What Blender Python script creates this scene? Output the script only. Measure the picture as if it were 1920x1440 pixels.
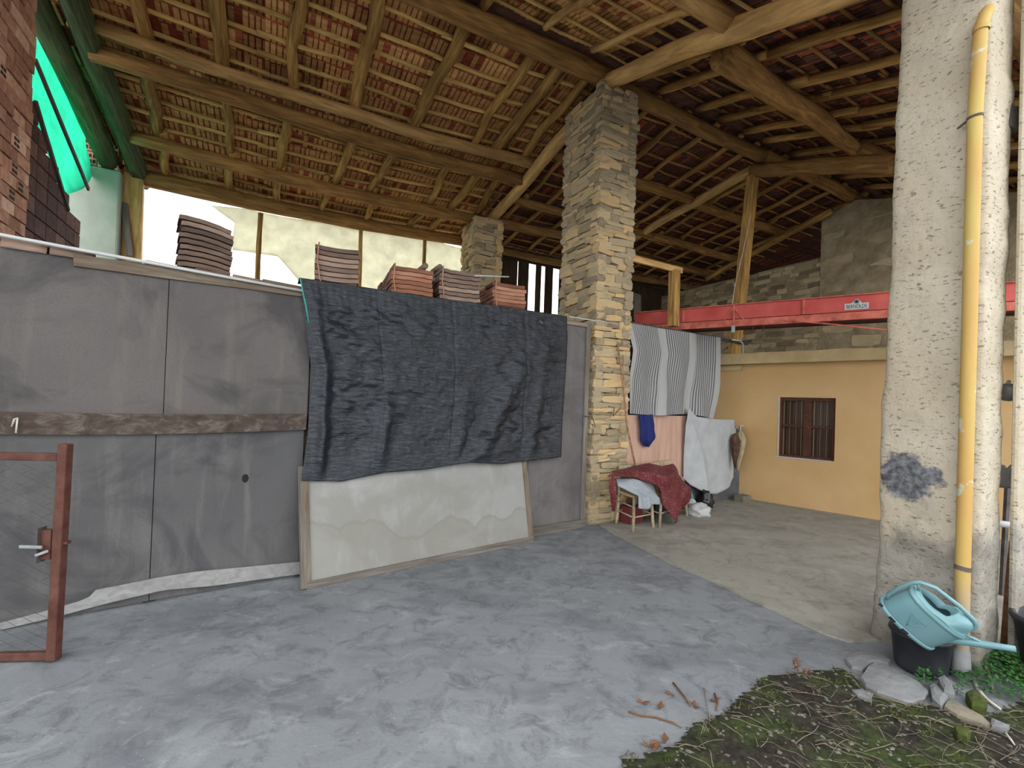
import bpy, bmesh, math, random
from mathutils import Vector, Matrix, noise as mnoise
random.seed(7)
rnd = random.Random(11)
sc = bpy.context.scene
for o in list(bpy.data.objects): bpy.data.objects.remove(o)

# ---------------------------------------------------------------- camera (image taken as 1920x1440)
FOC, PITCH, ROLL, CAMH = 870.0, math.radians(0.7), math.radians(2.0), 1.6
CY = 742.8                     # image row of the optical axis (the frame is a little off centre)
CAM = Vector((0, 0, CAMH))
cw = Vector((0, math.cos(PITCH), math.sin(PITCH)))
cu0 = Vector((0, -math.sin(PITCH), math.cos(PITCH)))
cu = cu0*math.cos(ROLL) - Vector((1, 0, 0))*math.sin(ROLL)
cr = Vector((1, 0, 0))*math.cos(ROLL) + cu0*math.sin(ROLL)
cd = bpy.data.cameras.new('camera'); cam = bpy.data.objects.new('camera', cd)
sc.collection.objects.link(cam)
cd.sensor_width = 36.0; cd.lens = FOC/1920*36.0; cd.clip_start = 0.05; cd.clip_end = 300; cd.shift_y = (CY-720)/1920
cam.matrix_world = Matrix(((cr.x, cu.x, -cw.x, CAM.x), (cr.y, cu.y, -cw.y, CAM.y), (cr.z, cu.z, -cw.z, CAM.z), (0, 0, 0, 1)))
sc.camera = cam

# ---------------------------------------------------------------- overcast sky and exposure
wd = bpy.data.worlds.new('overcast_sky'); sc.world = wd; wd.use_nodes = True
bg = wd.node_tree.nodes['Background']
bg.inputs['Color'].default_value = (0.93, 0.97, 1.0, 1); bg.inputs['Strength'].default_value = 1.0
sc.view_settings.view_transform = 'Standard'; sc.view_settings.look = 'None'
sc.view_settings.gamma = 1.0; sc.view_settings.use_curve_mapping = False
sc.view_settings.exposure = 1.85

# ---------------------------------------------------------------- pixel -> place helpers
def ray(x, y): return cw + cr*((x-960)/FOC) - cu*((y-CY)/FOC)
def G(x, y, z=0.0):
    d = ray(x, y); return CAM + d*((z-CAMH)/d.z)
def onplane(x, y, P, n):
    d = ray(x, y); return CAM + d*((P-CAM).dot(n)/d.dot(n))
def atY(x, y, Y):
    d = ray(x, y); return CAM + d*(Y/d.y)
def project(P):
    d = P-CAM; k = d.dot(cw)
    if k < 0.1: return None
    return (960+FOC*d.dot(cr)/k, CY-FOC*d.dot(cu)/k, k)
class Plane:                       # a vertical plane: origin on the ground, direction along it, normal towards the camera
    def __init__(s, P, d):
        s.P = Vector((P.x, P.y, 0)); s.d = Vector((d.x, d.y, 0)).normalized()
        s.n = Vector((s.d.y, -s.d.x, 0))
        if (CAM-s.P).dot(s.n) < 0: s.n = -s.n
    def px(s, x, y, off=0.0): return onplane(x, y, s.P + s.n*off, s.n)
    def at(s, a, z, off=0.0): return s.P + s.d*a + s.n*off + Vector((0, 0, z))
    def a(s, P): return (P-s.P).dot(s.d)
    def shift(s, off): return Plane(s.P + s.n*off, s.d)
# roof frame: s along the ridge, t away from the camera across it
RA = math.radians(62)
pv = Vector((math.sin(RA), math.cos(RA), 0)); qv = Vector((-math.cos(RA), math.sin(RA), 0))
R0 = Vector((1.15, 6.35, 0)); KB, KF, ZR = 0.162, 0.34, 6.1
def zroof(t, s=0):
    sag = -0.10*math.sin(math.pi*(s+6.1)/6.1)*min(1, abs(t)/1.6) if -6.1 < s < 0 and t > 0 else 0
    return ZR - (KB*t if t > 0 else -KF*t) + sag
def RP(s, t, dz=0.0, z=None):
    P = R0 + pv*s + qv*t; P.z = zroof(t, s)+dz if z is None else z
    return P
def roof_st(x, y, dz=0.0, back=True):
    k = KB if back else -KF
    P = onplane(x, y, R0 + Vector((0, 0, ZR+dz)), Vector((qv.x*k, qv.y*k, 1)))
    return (P-R0).dot(pv), (P-R0).dot(qv)
gable = Plane(RP(-6.15, 0, z=0), qv)

# ---------------------------------------------------------------- object helpers
COL = sc.collection
def tag(o, label=None, cat=None, group=None, kind=None):
    if label: o['label'] = label
    if cat: o['category'] = cat
    if group: o['group'] = group
    if kind: o['kind'] = kind
    return o
def link(o, parent=None, M=None):
    COL.objects.link(o)
    if parent is not None:
        o.parent = parent; o.matrix_parent_inverse = parent.matrix_basis.inverted()
    if M is not None: o.matrix_basis = M
    return o
def empty(name, loc, label=None, cat=None, group=None, kind=None):
    o = bpy.data.objects.new(name, None); o.matrix_basis = Matrix.Translation(loc); o.empty_display_size = 0.1
    COL.objects.link(o); return tag(o, label, cat, group, kind)
class MB:
    def __init__(s): s.v = []; s.f = []; s.m = []; s.mi = 0
    def add(s, vs, fs):
        b = len(s.v); s.v += [tuple(v) for v in vs]; s.f += [tuple(i+b for i in f) for f in fs]; s.m += [s.mi]*len(fs); return s
    def hexa(s, c): return s.add(c, [(0, 3, 2, 1), (4, 5, 6, 7), (0, 1, 5, 4), (1, 2, 6, 5), (2, 3, 7, 6), (3, 0, 4, 7)])
    def box(s, lo, hi):
        (a, b, c), (d, e, f) = lo, hi
        return s.hexa([(a, b, c), (d, b, c), (d, e, c), (a, e, c), (a, b, f), (d, b, f), (d, e, f), (a, e, f)])
    def obox(s, P, ex, ey, ez):     # centre and three half-extent vectors
        return s.hexa([P-ex-ey-ez, P+ex-ey-ez, P+ex+ey-ez, P-ex+ey-ez, P-ex-ey+ez, P+ex-ey+ez, P+ex+ey+ez, P-ex+ey+ez])
    def bar(s, A, B, w, h, up=Vector((0, 0, 1))):
        A, B = Vector(A), Vector(B); d = (B-A).normalized(); y = up.cross(d)
        if y.length < 1e-4: y = Vector((1, 0, 0)).cross(d)
        y.normalize(); z = d.cross(y)
        return s.obox((A+B)/2, (B-A)/2, y*w/2, z*h/2)
    def tube(s, pts, rad, n=8, cap=True, flat=1.0):
        pts = [Vector(p) for p in pts]; N = len(pts)
        if not hasattr(rad, '__len__'): rad = [rad]*N
        vs = []; prev = None
        for i, P in enumerate(pts):
            d = (pts[min(i+1, N-1)]-pts[max(i-1, 0)]).normalized()
            if prev is None:
                a = Vector((0, 0, 1)) if abs(d.z) < 0.9 else Vector((1, 0, 0)); x = a.cross(d).normalized()
            else:
                x = (prev - d*prev.dot(d)).normalized()
            prev = x; y = d.cross(x)
            for j in range(n):
                a = 2*math.pi*j/n; vs.append(P + x*(rad[i]*math.cos(a)) + y*(rad[i]*math.sin(a)*flat))
        fs = [(i*n+j, i*n+(j+1) % n, (i+1)*n+(j+1) % n, (i+1)*n+j) for i in range(N-1) for j in range(n)]
        if cap: fs += [tuple(range(n))[::-1], tuple((N-1)*n+j for j in range(n))]
        return s.add(vs, fs)
    def lathe(s, prof, n=24, M=Matrix(), sx=1, sy=1):
        vs = [M @ Vector((r*math.cos(2*math.pi*j/n)*sx, r*math.sin(2*math.pi*j/n)*sy, z)) for r, z in prof for j in range(n)]
        k = len(prof)
        return s.add(vs, [(i*n+j, i*n+(j+1) % n, (i+1)*n+(j+1) % n, (i+1)*n+j) for i in range(k-1) for j in range(n)])
    def grid(s, rows):
        nu = len(rows[0]); vs = [p for r in rows for p in r]
        return s.add(vs, [(i*nu+j, i*nu+j+1, (i+1)*nu+j+1, (i+1)*nu+j) for i in range(len(rows)-1) for j in range(nu-1)])
    def prism(s, poly, off):
        n = len(poly); vs = [Vector(p) for p in poly] + [Vector(p)+off for p in poly]
        return s.add(vs, [tuple(range(n))[::-1], tuple(range(n, 2*n))] + [(i, (i+1) % n, n+(i+1) % n, n+i) for i in range(n)])
    def mesh(s, name, mats, smooth=False):
        me = bpy.data.meshes.new(name); me.from_pydata(s.v, [], s.f)
        for m in (mats if isinstance(mats, (list, tuple)) else [mats]): me.materials.append(m)
        me.polygons.foreach_set('material_index', s.m)
        me.update()
        if smooth: me.polygons.foreach_set('use_smooth', [True]*len(me.polygons))
        return me
    def build(s, name, mats, parent=None, smooth=False, M=None, bevel=0, solid=0, normals=True, sub=0):
        me = s.mesh(name, mats, smooth)
        if normals:
            bm = bmesh.new(); bm.from_mesh(me); bmesh.ops.recalc_face_normals(bm, faces=bm.faces); bm.to_mesh(me); bm.free()
        o = bpy.data.objects.new(name, me); link(o, parent, M)
        if solid:
            md = o.modifiers.new('thick', 'SOLIDIFY'); md.thickness = solid; md.offset = 0
        if bevel:
            md = o.modifiers.new('bevel', 'BEVEL'); md.width = bevel; md.segments = 2; md.limit_method = 'ANGLE'
        if sub:
            md = o.modifiers.new('sub', 'SUBSURF'); md.levels = sub; md.render_levels = sub
        return o
def instance(name, me, M, parent=None):
    o = bpy.data.objects.new(name, me); return link(o, parent, M)
def frame_x(A, B, up=Vector((0, 0, 1))):     # matrix with x along A->B and origin at A
    d = (B-A).normalized(); y = up.cross(d)
    if y.length < 1e-3: y = Vector((0, 1, 0))
    y.normalize(); z = d.cross(y)
    return Matrix(((d.x, y.x, z.x, A.x), (d.y, y.y, z.y, A.y), (d.z, y.z, z.z, A.z), (0, 0, 0, 1)))
def nz(P, sc_=1.0, seed=0.0): return mnoise.noise(Vector(P)*sc_ + Vector((seed, seed*1.7, -seed)))
def log(name, A, B, r0, r1, mat, parent=None, bend=0.02, n=9, seg=9, knots=0.06, sag=0.0, seed=None):
    """a natural round timber from A to B, with its own taper, bends and knots; grain runs along local x"""
    A, B = Vector(A), Vector(B); L = (B-A).length; sd = rnd.uniform(0, 99) if seed is None else seed
    pts, rs = [], []
    for i in range(seg+1):
        u = i/seg; e = math.sin(math.pi*u)
        pts.append(Vector((u*L, bend*e*2*mnoise.noise(Vector((u*2.3+sd, sd, 0))) + 0.3*bend*mnoise.noise(Vector((u*6+sd, 3, sd))),
                           bend*e*2*mnoise.noise(Vector((sd, u*2.3, 5))) - sag*e)))
        rs.append((r0+(r1-r0)*u)*(1+knots*2*mnoise.noise(Vector((u*7+sd, 9, 1)))))
    m = MB().tube(pts, rs, n)
    for i, v in enumerate(m.v):
        x, y, z = v; k = 1+knots*mnoise.noise(Vector((x*3+sd, y*20, z*20))); c = pts[min(i//n, seg)]
        m.v[i] = (x, c.y+(y-c.y)*k, c.z+(z-c.z)*k)
    return m.build(name, mat, parent, smooth=True, M=frame_x(A, B))
def plank(name, A, B, w, h, mat, parent=None, up=Vector((0, 0, 1)), wob=0.006, seg=6):
    """a sawn board from A to B with slightly uneven edges; w sideways, h along up"""
    A, B = Vector(A), Vector(B); L = (B-A).length; sd = rnd.uniform(0, 99); rows = []
    for i in range(seg+1):
        u = i/seg; o1 = wob*mnoise.noise(Vector((u*3+sd, 0, 0))); o2 = wob*mnoise.noise(Vector((u*3, sd, 0)))
        rows.append([(u*L, -w/2, -h/2+o1), (u*L, w/2, -h/2+o1), (u*L, w/2, h/2+o2), (u*L, -w/2, h/2+o2)])
    m = MB(); vs = [p for r in rows for p in r]
    m.add(vs, [(i*4+j, i*4+(j+1) % 4, i*4+4+(j+1) % 4, i*4+4+j) for i in range(seg) for j in range(4)] + [(0, 3, 2, 1), tuple(seg*4+j for j in range(4))])
    return m.build(name, mat, parent, M=frame_x(A, B, up), bevel=0.003)
def lerp(a, b, t): return a+(b-a)*t
def polyline_at(pl, u):
    ls = [math.hypot(pl[i+1][0]-pl[i][0], pl[i+1][1]-pl[i][1]) for i in range(len(pl)-1)]; T = sum(ls)*u
    for i, l in enumerate(ls):
        if T <= l or i == len(ls)-1:
            k = T/l if l else 0; return tuple(lerp(a, b, k) for a, b in zip(pl[i], pl[i+1]))
        T -= l
def sheet_rows(rows, plane, nu, nv, disp=None, base=0.0):
    """cloth hung in a vertical plane: rows of pixel points (x, y[, offset towards camera]) from top to bottom"""
    rows = [[(p[0], p[1], p[2] if len(p) > 2 else 0.0) for p in r] for r in rows]; out = []
    for j in range(nv+1):
        v = j/nv*(len(rows)-1); k = min(int(v), len(rows)-2); f = v-k; line = []
        for i in range(nu+1):
            a = polyline_at(rows[k], i/nu); b = polyline_at(rows[k+1], i/nu); x, y, o = (lerp(c, d, f) for c, d in zip(a, b))
            P = plane.px(x, y, base+o)
            if disp: P = P + plane.n*disp(i/nu, j/nv, P)
            line.append(P)
        out.append(line)
    return out
def sheet(name, rows, plane, nu, nv, mat, disp=None, base=0.0, parent=None, thick=0.004, sub=0):
    return MB().grid(sheet_rows(rows, plane, nu, nv, disp, base)).build(name, mat, parent, smooth=True, solid=thick, normals=False, sub=sub)

# ---------------------------------------------------------------- materials
MATS = {}
class NT:
    def __init__(s, name):
        s.m = bpy.data.materials.new(name); s.m.use_nodes = True; s.t = s.m.node_tree; s.t.nodes.clear()
        s.out = s.n('ShaderNodeOutputMaterial'); s.b = s.n('ShaderNodeBsdfPrincipled'); s.l(s.b.outputs[0], s.out.inputs[0]); MATS[name] = s.m
        s.b.inputs['Specular IOR Level'].default_value = 0.25
    def n(s, ty, **kw):
        o = s.t.nodes.new(ty)
        for k, v in kw.items(): setattr(o, k, v)
        return o
    def l(s, a, b): s.t.links.new(a, b)
    def coord(s, scale=(1, 1, 1), rot=(0, 0, 0), kind='Object', rndoff=0):
        tc = s.n('ShaderNodeTexCoord'); mp = s.n('ShaderNodeMapping')
        mp.inputs['Scale'].default_value = scale; mp.inputs['Rotation'].default_value = rot
        s.l(tc.outputs[kind], mp.inputs['Vector'])
        if rndoff:
            oi = s.n('ShaderNodeObjectInfo'); v = s.n('ShaderNodeVectorMath', operation='SCALE'); v.inputs[0].default_value = (17, 31, 23)
            s.l(oi.outputs['Random'], v.inputs['Scale']); s.l(v.outputs[0], mp.inputs['Location'])
        return mp.outputs[0]
    def noise(s, vec, scale, detail=4, rough=0.55, dist=0.0):
        o = s.n('ShaderNodeTexNoise'); o.inputs['Scale'].default_value = scale; o.inputs['Detail'].default_value = detail
        o.inputs['Roughness'].default_value = rough; o.inputs['Distortion'].default_value = dist; s.l(vec, o.inputs['Vector']); return o.outputs['Fac']
    def ramp(s, fac, stops, interp='LINEAR'):
        o = s.n('ShaderNodeValToRGB'); e = o.color_ramp.elements; o.color_ramp.interpolation = interp
        while len(e) < len(stops): e.new(0.5)
        for el, (p, c) in zip(e, stops):
            el.position = p; el.color = (c if len(c) == 4 else (*c, 1)) if hasattr(c, '__len__') else (c, c, c, 1)
        s.l(fac, o.inputs[0]); return o.outputs[0]
    def mix(s, fac, a, b, mode='MIX'):
        o = s.n('ShaderNodeMix', data_type='RGBA', blend_type=mode); o.clamp_factor = True
        for v, i in ((fac, o.inputs[0]), (a, o.inputs[6]), (b, o.inputs[7])):
            if isinstance(v, (int, float)): i.default_value = v
            elif isinstance(v, tuple): i.default_value = (*v, 1) if len(v) == 3 else v
            else: s.l(v, i)
        return o.outputs[2]
    def math(s, op, a, b=None):
        o = s.n('ShaderNodeMath', operation=op)
        for v, i in ((a, o.inputs[0]), (b, o.inputs[1])):
            if v is None: continue
            if isinstance(v, (int, float)): i.default_value = v
            else: s.l(v, i)
        return o.outputs[0]
    def bump(s, h, strength=0.3, dist=0.02):
        o = s.n('ShaderNodeBump'); o.inputs['Strength'].default_value = strength; o.inputs['Distance'].default_value = dist
        s.l(h, o.inputs['Height']); s.l(o.outputs[0], s.b.inputs['Normal']); return o
    def col(s, c):
        if isinstance(c, tuple): s.b.inputs['Base Color'].default_value = (*c, 1)
        else: s.l(c, s.b.inputs['Base Color'])
        return s
    def rough(s, r):
        if isinstance(r, (int, float)): s.b.inputs['Roughness'].default_value = r
        else: s.l(r, s.b.inputs['Roughness'])
        return s
    def randmix(s, c, lo, hi):      # per-object brightness
        oi = s.n('ShaderNodeObjectInfo'); mr = s.n('ShaderNodeMapRange'); mr.inputs[3].default_value = lo; mr.inputs[4].default_value = hi
        s.l(oi.outputs['Random'], mr.inputs[0]); h = s.n('ShaderNodeHueSaturation'); s.l(mr.outputs[0], h.inputs['Value']); s.l(c, h.inputs['Color']); return h.outputs[0]

def simple(name, c1, c2, scale=6, rough=0.8, bump=0.2, dist=0.01, detail=5, stretch=(1, 1, 1), rv=None, lo=0.3, hi=0.7, spec=None, rndoff=1, metal=0):
    t = NT(name); v = t.coord(stretch, rndoff=rndoff); f = t.noise(v, scale, detail)
    c = t.ramp(f, [(lo, c1), (hi, c2)])
    if rv: c = t.randmix(c, *rv)
    t.col(c).rough(rough)
    if bump: t.bump(t.noise(v, scale*3, 4), bump, dist)
    if spec is not None: t.b.inputs['Specular IOR Level'].default_value = spec
    t.b.inputs['Metallic'].default_value = metal
    return t.m
def wood(name, c1, c2, c3, rv=(0.75, 1.2), bump=0.5, along=1.2, across=16, rough=0.85):
    t = NT(name); v = t.coord((along, across, across), rndoff=1); g = t.noise(v, 1.6, 6, 0.65, 0.6)
    c = t.ramp(g, [(0.28, c1), (0.5, c2), (0.74, c3)])
    b = t.noise(t.coord((0.8, 3, 3), rndoff=1), 1.4, 3)
    c = t.mix(t.ramp(b, [(0.42, 0.0), (0.7, 0.55)]), c, c1)
    t.col(t.randmix(c, *rv)).rough(rough); t.bump(g, bump, 0.012); return t.m
wood('wood_rafter', (0.14, 0.0712, 0.0204), (0.446, 0.247, 0.0727), (0.762, 0.465, 0.153))
wood('wood_purlin', (0.111, 0.0568, 0.0177), (0.314, 0.163, 0.0505), (0.553, 0.31, 0.101), across=12)
wood('wood_log_pale', (0.251, 0.143, 0.0507), (0.564, 0.337, 0.124), (0.783, 0.501, 0.203), across=10)
wood('wood_batten', (0.312, 0.194, 0.0598), (0.79, 0.501, 0.171), (0.95, 0.752, 0.282), across=22)
wood('wood_dark', (0.025, 0.02, 0.015), (0.075, 0.055, 0.04), (0.13, 0.10, 0.075))
wood('wood_mossy', (0.03, 0.045, 0.018), (0.10, 0.13, 0.05), (0.20, 0.21, 0.11))
wood('wood_grey', (0.09, 0.072, 0.057), (0.162, 0.141, 0.12), (0.24, 0.216, 0.192), across=20)
wood('wood_board', (0.096, 0.066, 0.042), (0.198, 0.156, 0.114), (0.288, 0.246, 0.198), across=14)
wood('wood_rail', (0.042, 0.0288, 0.021), (0.09, 0.066, 0.051), (0.216, 0.186, 0.162), across=10, along=0.8)
wood('wood_pale', (0.17, 0.165, 0.155), (0.23, 0.225, 0.215), (0.30, 0.295, 0.285), across=14, bump=0.2)
wood('wood_plank_dark', (0.02, 0.013, 0.008), (0.055, 0.035, 0.02), (0.10, 0.065, 0.04))
wood('wood_chair', (0.20, 0.15, 0.09), (0.40, 0.32, 0.22), (0.55, 0.47, 0.36), across=20)
wood('wood_window', (0.045, 0.016, 0.010), (0.085, 0.032, 0.02), (0.12, 0.05, 0.03), rv=(0.9, 1.1))
# clay tiles from below: dusty ribs, red flesh
def clay(name, stops, rv=(0.7, 1.25)):
    t = NT(name); oi = t.n('ShaderNodeObjectInfo'); v = t.coord((3, 9, 9), rndoff=1); f = t.noise(v, 1.8, 5)
    f2 = t.math('ADD', t.math('MULTIPLY', f, 0.75), t.math('MULTIPLY', oi.outputs['Random'], 0.3))
    c = t.ramp(f2, stops); t.col(t.randmix(c, *rv)).rough(0.9); t.bump(t.noise(v, 6, 4), 0.5, 0.01); return t.m
clay('clay_field', [(0.2, (0.177, 0.0294, 0.0163)), (0.45, (0.305, 0.0653, 0.0326)), (0.65, (0.399, 0.123, 0.0555)), (0.85, (0.563, 0.212, 0.101))])
clay('clay_rib', [(0.2, (0.278, 0.123, 0.0441)), (0.5, (0.536, 0.289, 0.105)), (0.85, (0.793, 0.5, 0.206))])
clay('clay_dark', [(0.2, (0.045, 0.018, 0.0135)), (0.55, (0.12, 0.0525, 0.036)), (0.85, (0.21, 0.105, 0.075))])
clay('clay_stack', [(0.2, (0.10, 0.07, 0.055)), (0.5, (0.20, 0.135, 0.10)), (0.8, (0.30, 0.21, 0.16))])
clay('clay_stack_red', [(0.2, (0.16, 0.07, 0.045)), (0.5, (0.30, 0.13, 0.075)), (0.8, (0.38, 0.21, 0.14))])
clay('brick_hollow', [(0.2, (0.351, 0.135, 0.081)), (0.5, (0.567, 0.284, 0.176)), (0.8, (0.702, 0.486, 0.365))])
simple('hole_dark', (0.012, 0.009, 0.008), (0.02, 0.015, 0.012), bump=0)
def stonemat(name, stops, rv=(0.75, 1.2), lich=None):
    t = NT(name); oi = t.n('ShaderNodeObjectInfo'); v = t.coord((1, 1, 1), rndoff=1); f = t.noise(v, 1.6, 6)
    f2 = t.math('ADD', t.math('MULTIPLY', f, 0.55), t.math('MULTIPLY', oi.outputs['Random'], 0.45))
    c = t.ramp(f2, stops); t.col(t.randmix(c, *rv)).rough(0.9); t.bump(t.noise(v, 5, 6), 0.6, 0.03); return t.m
stonemat('stone_pillar', [(0.2, (0.302, 0.238, 0.154)), (0.42, (0.436, 0.345, 0.216)), (0.58, (0.496, 0.386, 0.23)), (0.7, (0.533, 0.355, 0.167)), (0.82, (0.387, 0.338, 0.257))], rv=(0.72, 1.18))
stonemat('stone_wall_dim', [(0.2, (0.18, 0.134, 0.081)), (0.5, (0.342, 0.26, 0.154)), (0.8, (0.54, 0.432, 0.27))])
simple('mortar', (0.09, 0.07, 0.04), (0.19, 0.15, 0.085), 9, 0.95, 0.8, 0.02, rndoff=0)
simple('mortar_wall', (0.234, 0.18, 0.112), (0.45, 0.36, 0.226), 4, 0.95, 0.9, 0.03, rndoff=0)
simple('stone_slab', (0.144, 0.144, 0.144), (0.216, 0.216, 0.216), 5, 0.85, 0.5, 0.02)
simple('stone_brown', (0.13, 0.115, 0.08), (0.22, 0.19, 0.14), 5, 0.9, 0.5, 0.02)
simple('plaster_green', (0.30, 0.34, 0.27), (0.42, 0.46, 0.38), 2.5, 0.95, 0.3, 0.01, rndoff=0)
simple('plaster_yellow', (0.456, 0.281, 0.115), (0.53, 0.35, 0.17), 1.3, 0.9, 0.15, 0.01, rndoff=0)
simple('plaster_yellow_edge', (0.397, 0.281, 0.131), (0.505, 0.38, 0.21), 3, 0.9, 0.3, 0.01, rndoff=0)
simple('steel_red', (0.42, 0.052, 0.045), (0.58, 0.115, 0.09), 3, 0.6, 0.1, 0.005, rndoff=0)
simple('steel_red_rust', (0.34, 0.075, 0.05), (0.62, 0.17, 0.115), 9, 0.75, 0.3, 0.005, rndoff=0)
simple('steel_dark', (0.05, 0.014, 0.012), (0.10, 0.03, 0.025), 5, 0.8, 0.2, 0.005)
simple('rust_paint', (0.0612, 0.0187, 0.0125), (0.11, 0.0476, 0.0339), 14, 0.75, 0.4, 0.004)
simple('metal_galv', (0.204, 0.21, 0.21), (0.33, 0.336, 0.336), 20, 0.5, 0.1, 0.002, metal=0.4)
simple('metal_dark', (0.05, 0.045, 0.04), (0.11, 0.095, 0.085), 12, 0.7, 0.3, 0.004)
simple('pvc_white', (0.434, 0.434, 0.42), (0.532, 0.532, 0.518), 6, 0.45, 0.05, 0.002)
simple('plastic_black', (0.016, 0.016, 0.02), (0.035, 0.035, 0.042), 5, 0.5, 0.15, 0.004)
simple('plastic_teal', (0.114, 0.235, 0.254), (0.157, 0.282, 0.304), 4, 0.42, 0.05, 0.002, spec=0.45)
simple('plastic_teal_shade', (0.02, 0.09, 0.14), (0.04, 0.13, 0.18), 4, 0.6, 0)  # teal darkened for the shade inside the watering can
simple('cloth_white', (0.35, 0.357, 0.364), (0.448, 0.455, 0.462), 5, 0.9, 0.15, 0.004)
simple('cloth_blue', (0.0096, 0.015, 0.09), (0.018, 0.027, 0.144), 4, 0.8, 0.2, 0.005)
simple('panel_pink', (0.42, 0.25, 0.19), (0.55, 0.36, 0.27), 3, 0.8, 0.1, 0.003, stretch=(4, 4, 0.5))
simple('panel_dark', (0.06, 0.06, 0.065), (0.13, 0.13, 0.135), 4, 0.85, 0.2, 0.005)
simple('cord_green', (0.03, 0.22, 0.17), (0.06, 0.32, 0.25), 8, 0.7, 0.1)
simple('cord_orange', (0.35, 0.16, 0.10), (0.48, 0.26, 0.17), 8, 0.8, 0.1)
simple('cord_pale', (0.42, 0.38, 0.31), (0.60, 0.56, 0.48), 8, 0.9, 0.1)
simple('leaf_green', (0.021, 0.098, 0.021), (0.07, 0.21, 0.0525), 6, 0.6, 0.1, rv=(0.6, 1.4))
simple('moss', (0.0266, 0.0374, 0.00704), (0.0774, 0.0924, 0.0176), 9, 0.95, 0.8, 0.02)
simple('leaf_dry', (0.084, 0.036, 0.018), (0.192, 0.09, 0.042), 9, 0.9, 0.3)
simple('twig', (0.12, 0.09, 0.06), (0.252, 0.21, 0.156), 12, 0.9, 0.3)
simple('bark_stick', (0.22, 0.10, 0.05), (0.42, 0.24, 0.13), 8, 0.85, 0.4, stretch=(1, 1, 3))
simple('pebble', (0.0672, 0.0588, 0.0462), (0.176, 0.164, 0.139), 3, 0.9, 0.3)
simple('rush', (0.38, 0.29, 0.17), (0.52, 0.42, 0.27), 14, 0.9, 0.5)
simple('bag_white', (0.42, 0.42, 0.406), (0.518, 0.518, 0.504), 7, 0.5, 0.3, 0.01)
simple('bag_black', (0.008, 0.008, 0.009), (0.018, 0.018, 0.02), 7, 0.3, 0.3, 0.01, spec=0.5)
simple('crate_red', (0.10, 0.02, 0.02), (0.17, 0.04, 0.035), 5, 0.6, 0.1)
simple('umbrella_cloth', (0.035, 0.016, 0.012), (0.16, 0.08, 0.05), 9, 0.8, 0.2)
simple('umbrella_tan', (0.30, 0.24, 0.14), (0.44, 0.36, 0.22), 9, 0.8, 0.2)
simple('loft_board', (0.08, 0.06, 0.04), (0.16, 0.12, 0.08), 5, 0.9, 0.2)
# board panels: grey fibre-cement with run-down stains and a damp tide line
def panelmat(name, c1, c2, stain, pale, tide=None, warm=None):
    t = NT(name); v = t.coord((1, 1, 1)); big = t.noise(v, 1.1, 4, 0.5, 0.3)
    c = t.ramp(big, [(0.3, c1), (0.7, c2)])
    run = t.noise(t.coord((5, 5, 0.55)), 1.5, 5, 0.6)
    c = t.mix(t.ramp(run, [(0.52, 0.0), (0.68, 0.6)]), c, pale)
    st = t.noise(t.coord((1.0, 1.0, 1.3)), 1.35, 5, 0.6, 0.8)
    c = t.mix(t.ramp(st, [(0.47, 0.0), (0.62, 0.8)]), c, stain)
    if tide:
        sx = t.n('ShaderNodeSeparateXYZ'); t.l(v, sx.inputs[0])
        w = t.noise(t.coord((1, 1, 0.0)), 1.6, 3); zz = t.math('SUBTRACT', sx.outputs[2], t.math('MULTIPLY', w, 0.75))
        c = t.mix(t.ramp(zz, [(0.0, 0.30), (0.03, 0.6), (0.05, 0.0)]), c, tide)
    c = t.mix(t.ramp(t.noise(v, 90, 2), [(0.45, 0.0), (0.8, 0.3)]), c, stain)
    t.col(c).rough(0.88); t.bump(t.noise(v, 60, 4), 0.12, 0.004); return t.m
panelmat('board_grey', (0.0891, 0.0799, 0.0759), (0.118, 0.106, 0.0999), (0.0517, 0.0472, 0.0472), (0.149, 0.132, 0.114))
panelmat('board_grey_low', (0.0827, 0.0799, 0.0799), (0.12, 0.114, 0.112), (0.0517, 0.0487, 0.0519), (0.153, 0.142, 0.134))
panelmat('board_pale', (0.24, 0.234, 0.219), (0.3, 0.294, 0.279), (0.216, 0.207, 0.186), (0.336, 0.336, 0.327), tide=(0.186, 0.171, 0.129))
panelmat('board_mauve', (0.128, 0.115, 0.11), (0.158, 0.143, 0.138), (0.0969, 0.0867, 0.0842), (0.184, 0.171, 0.158))
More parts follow.
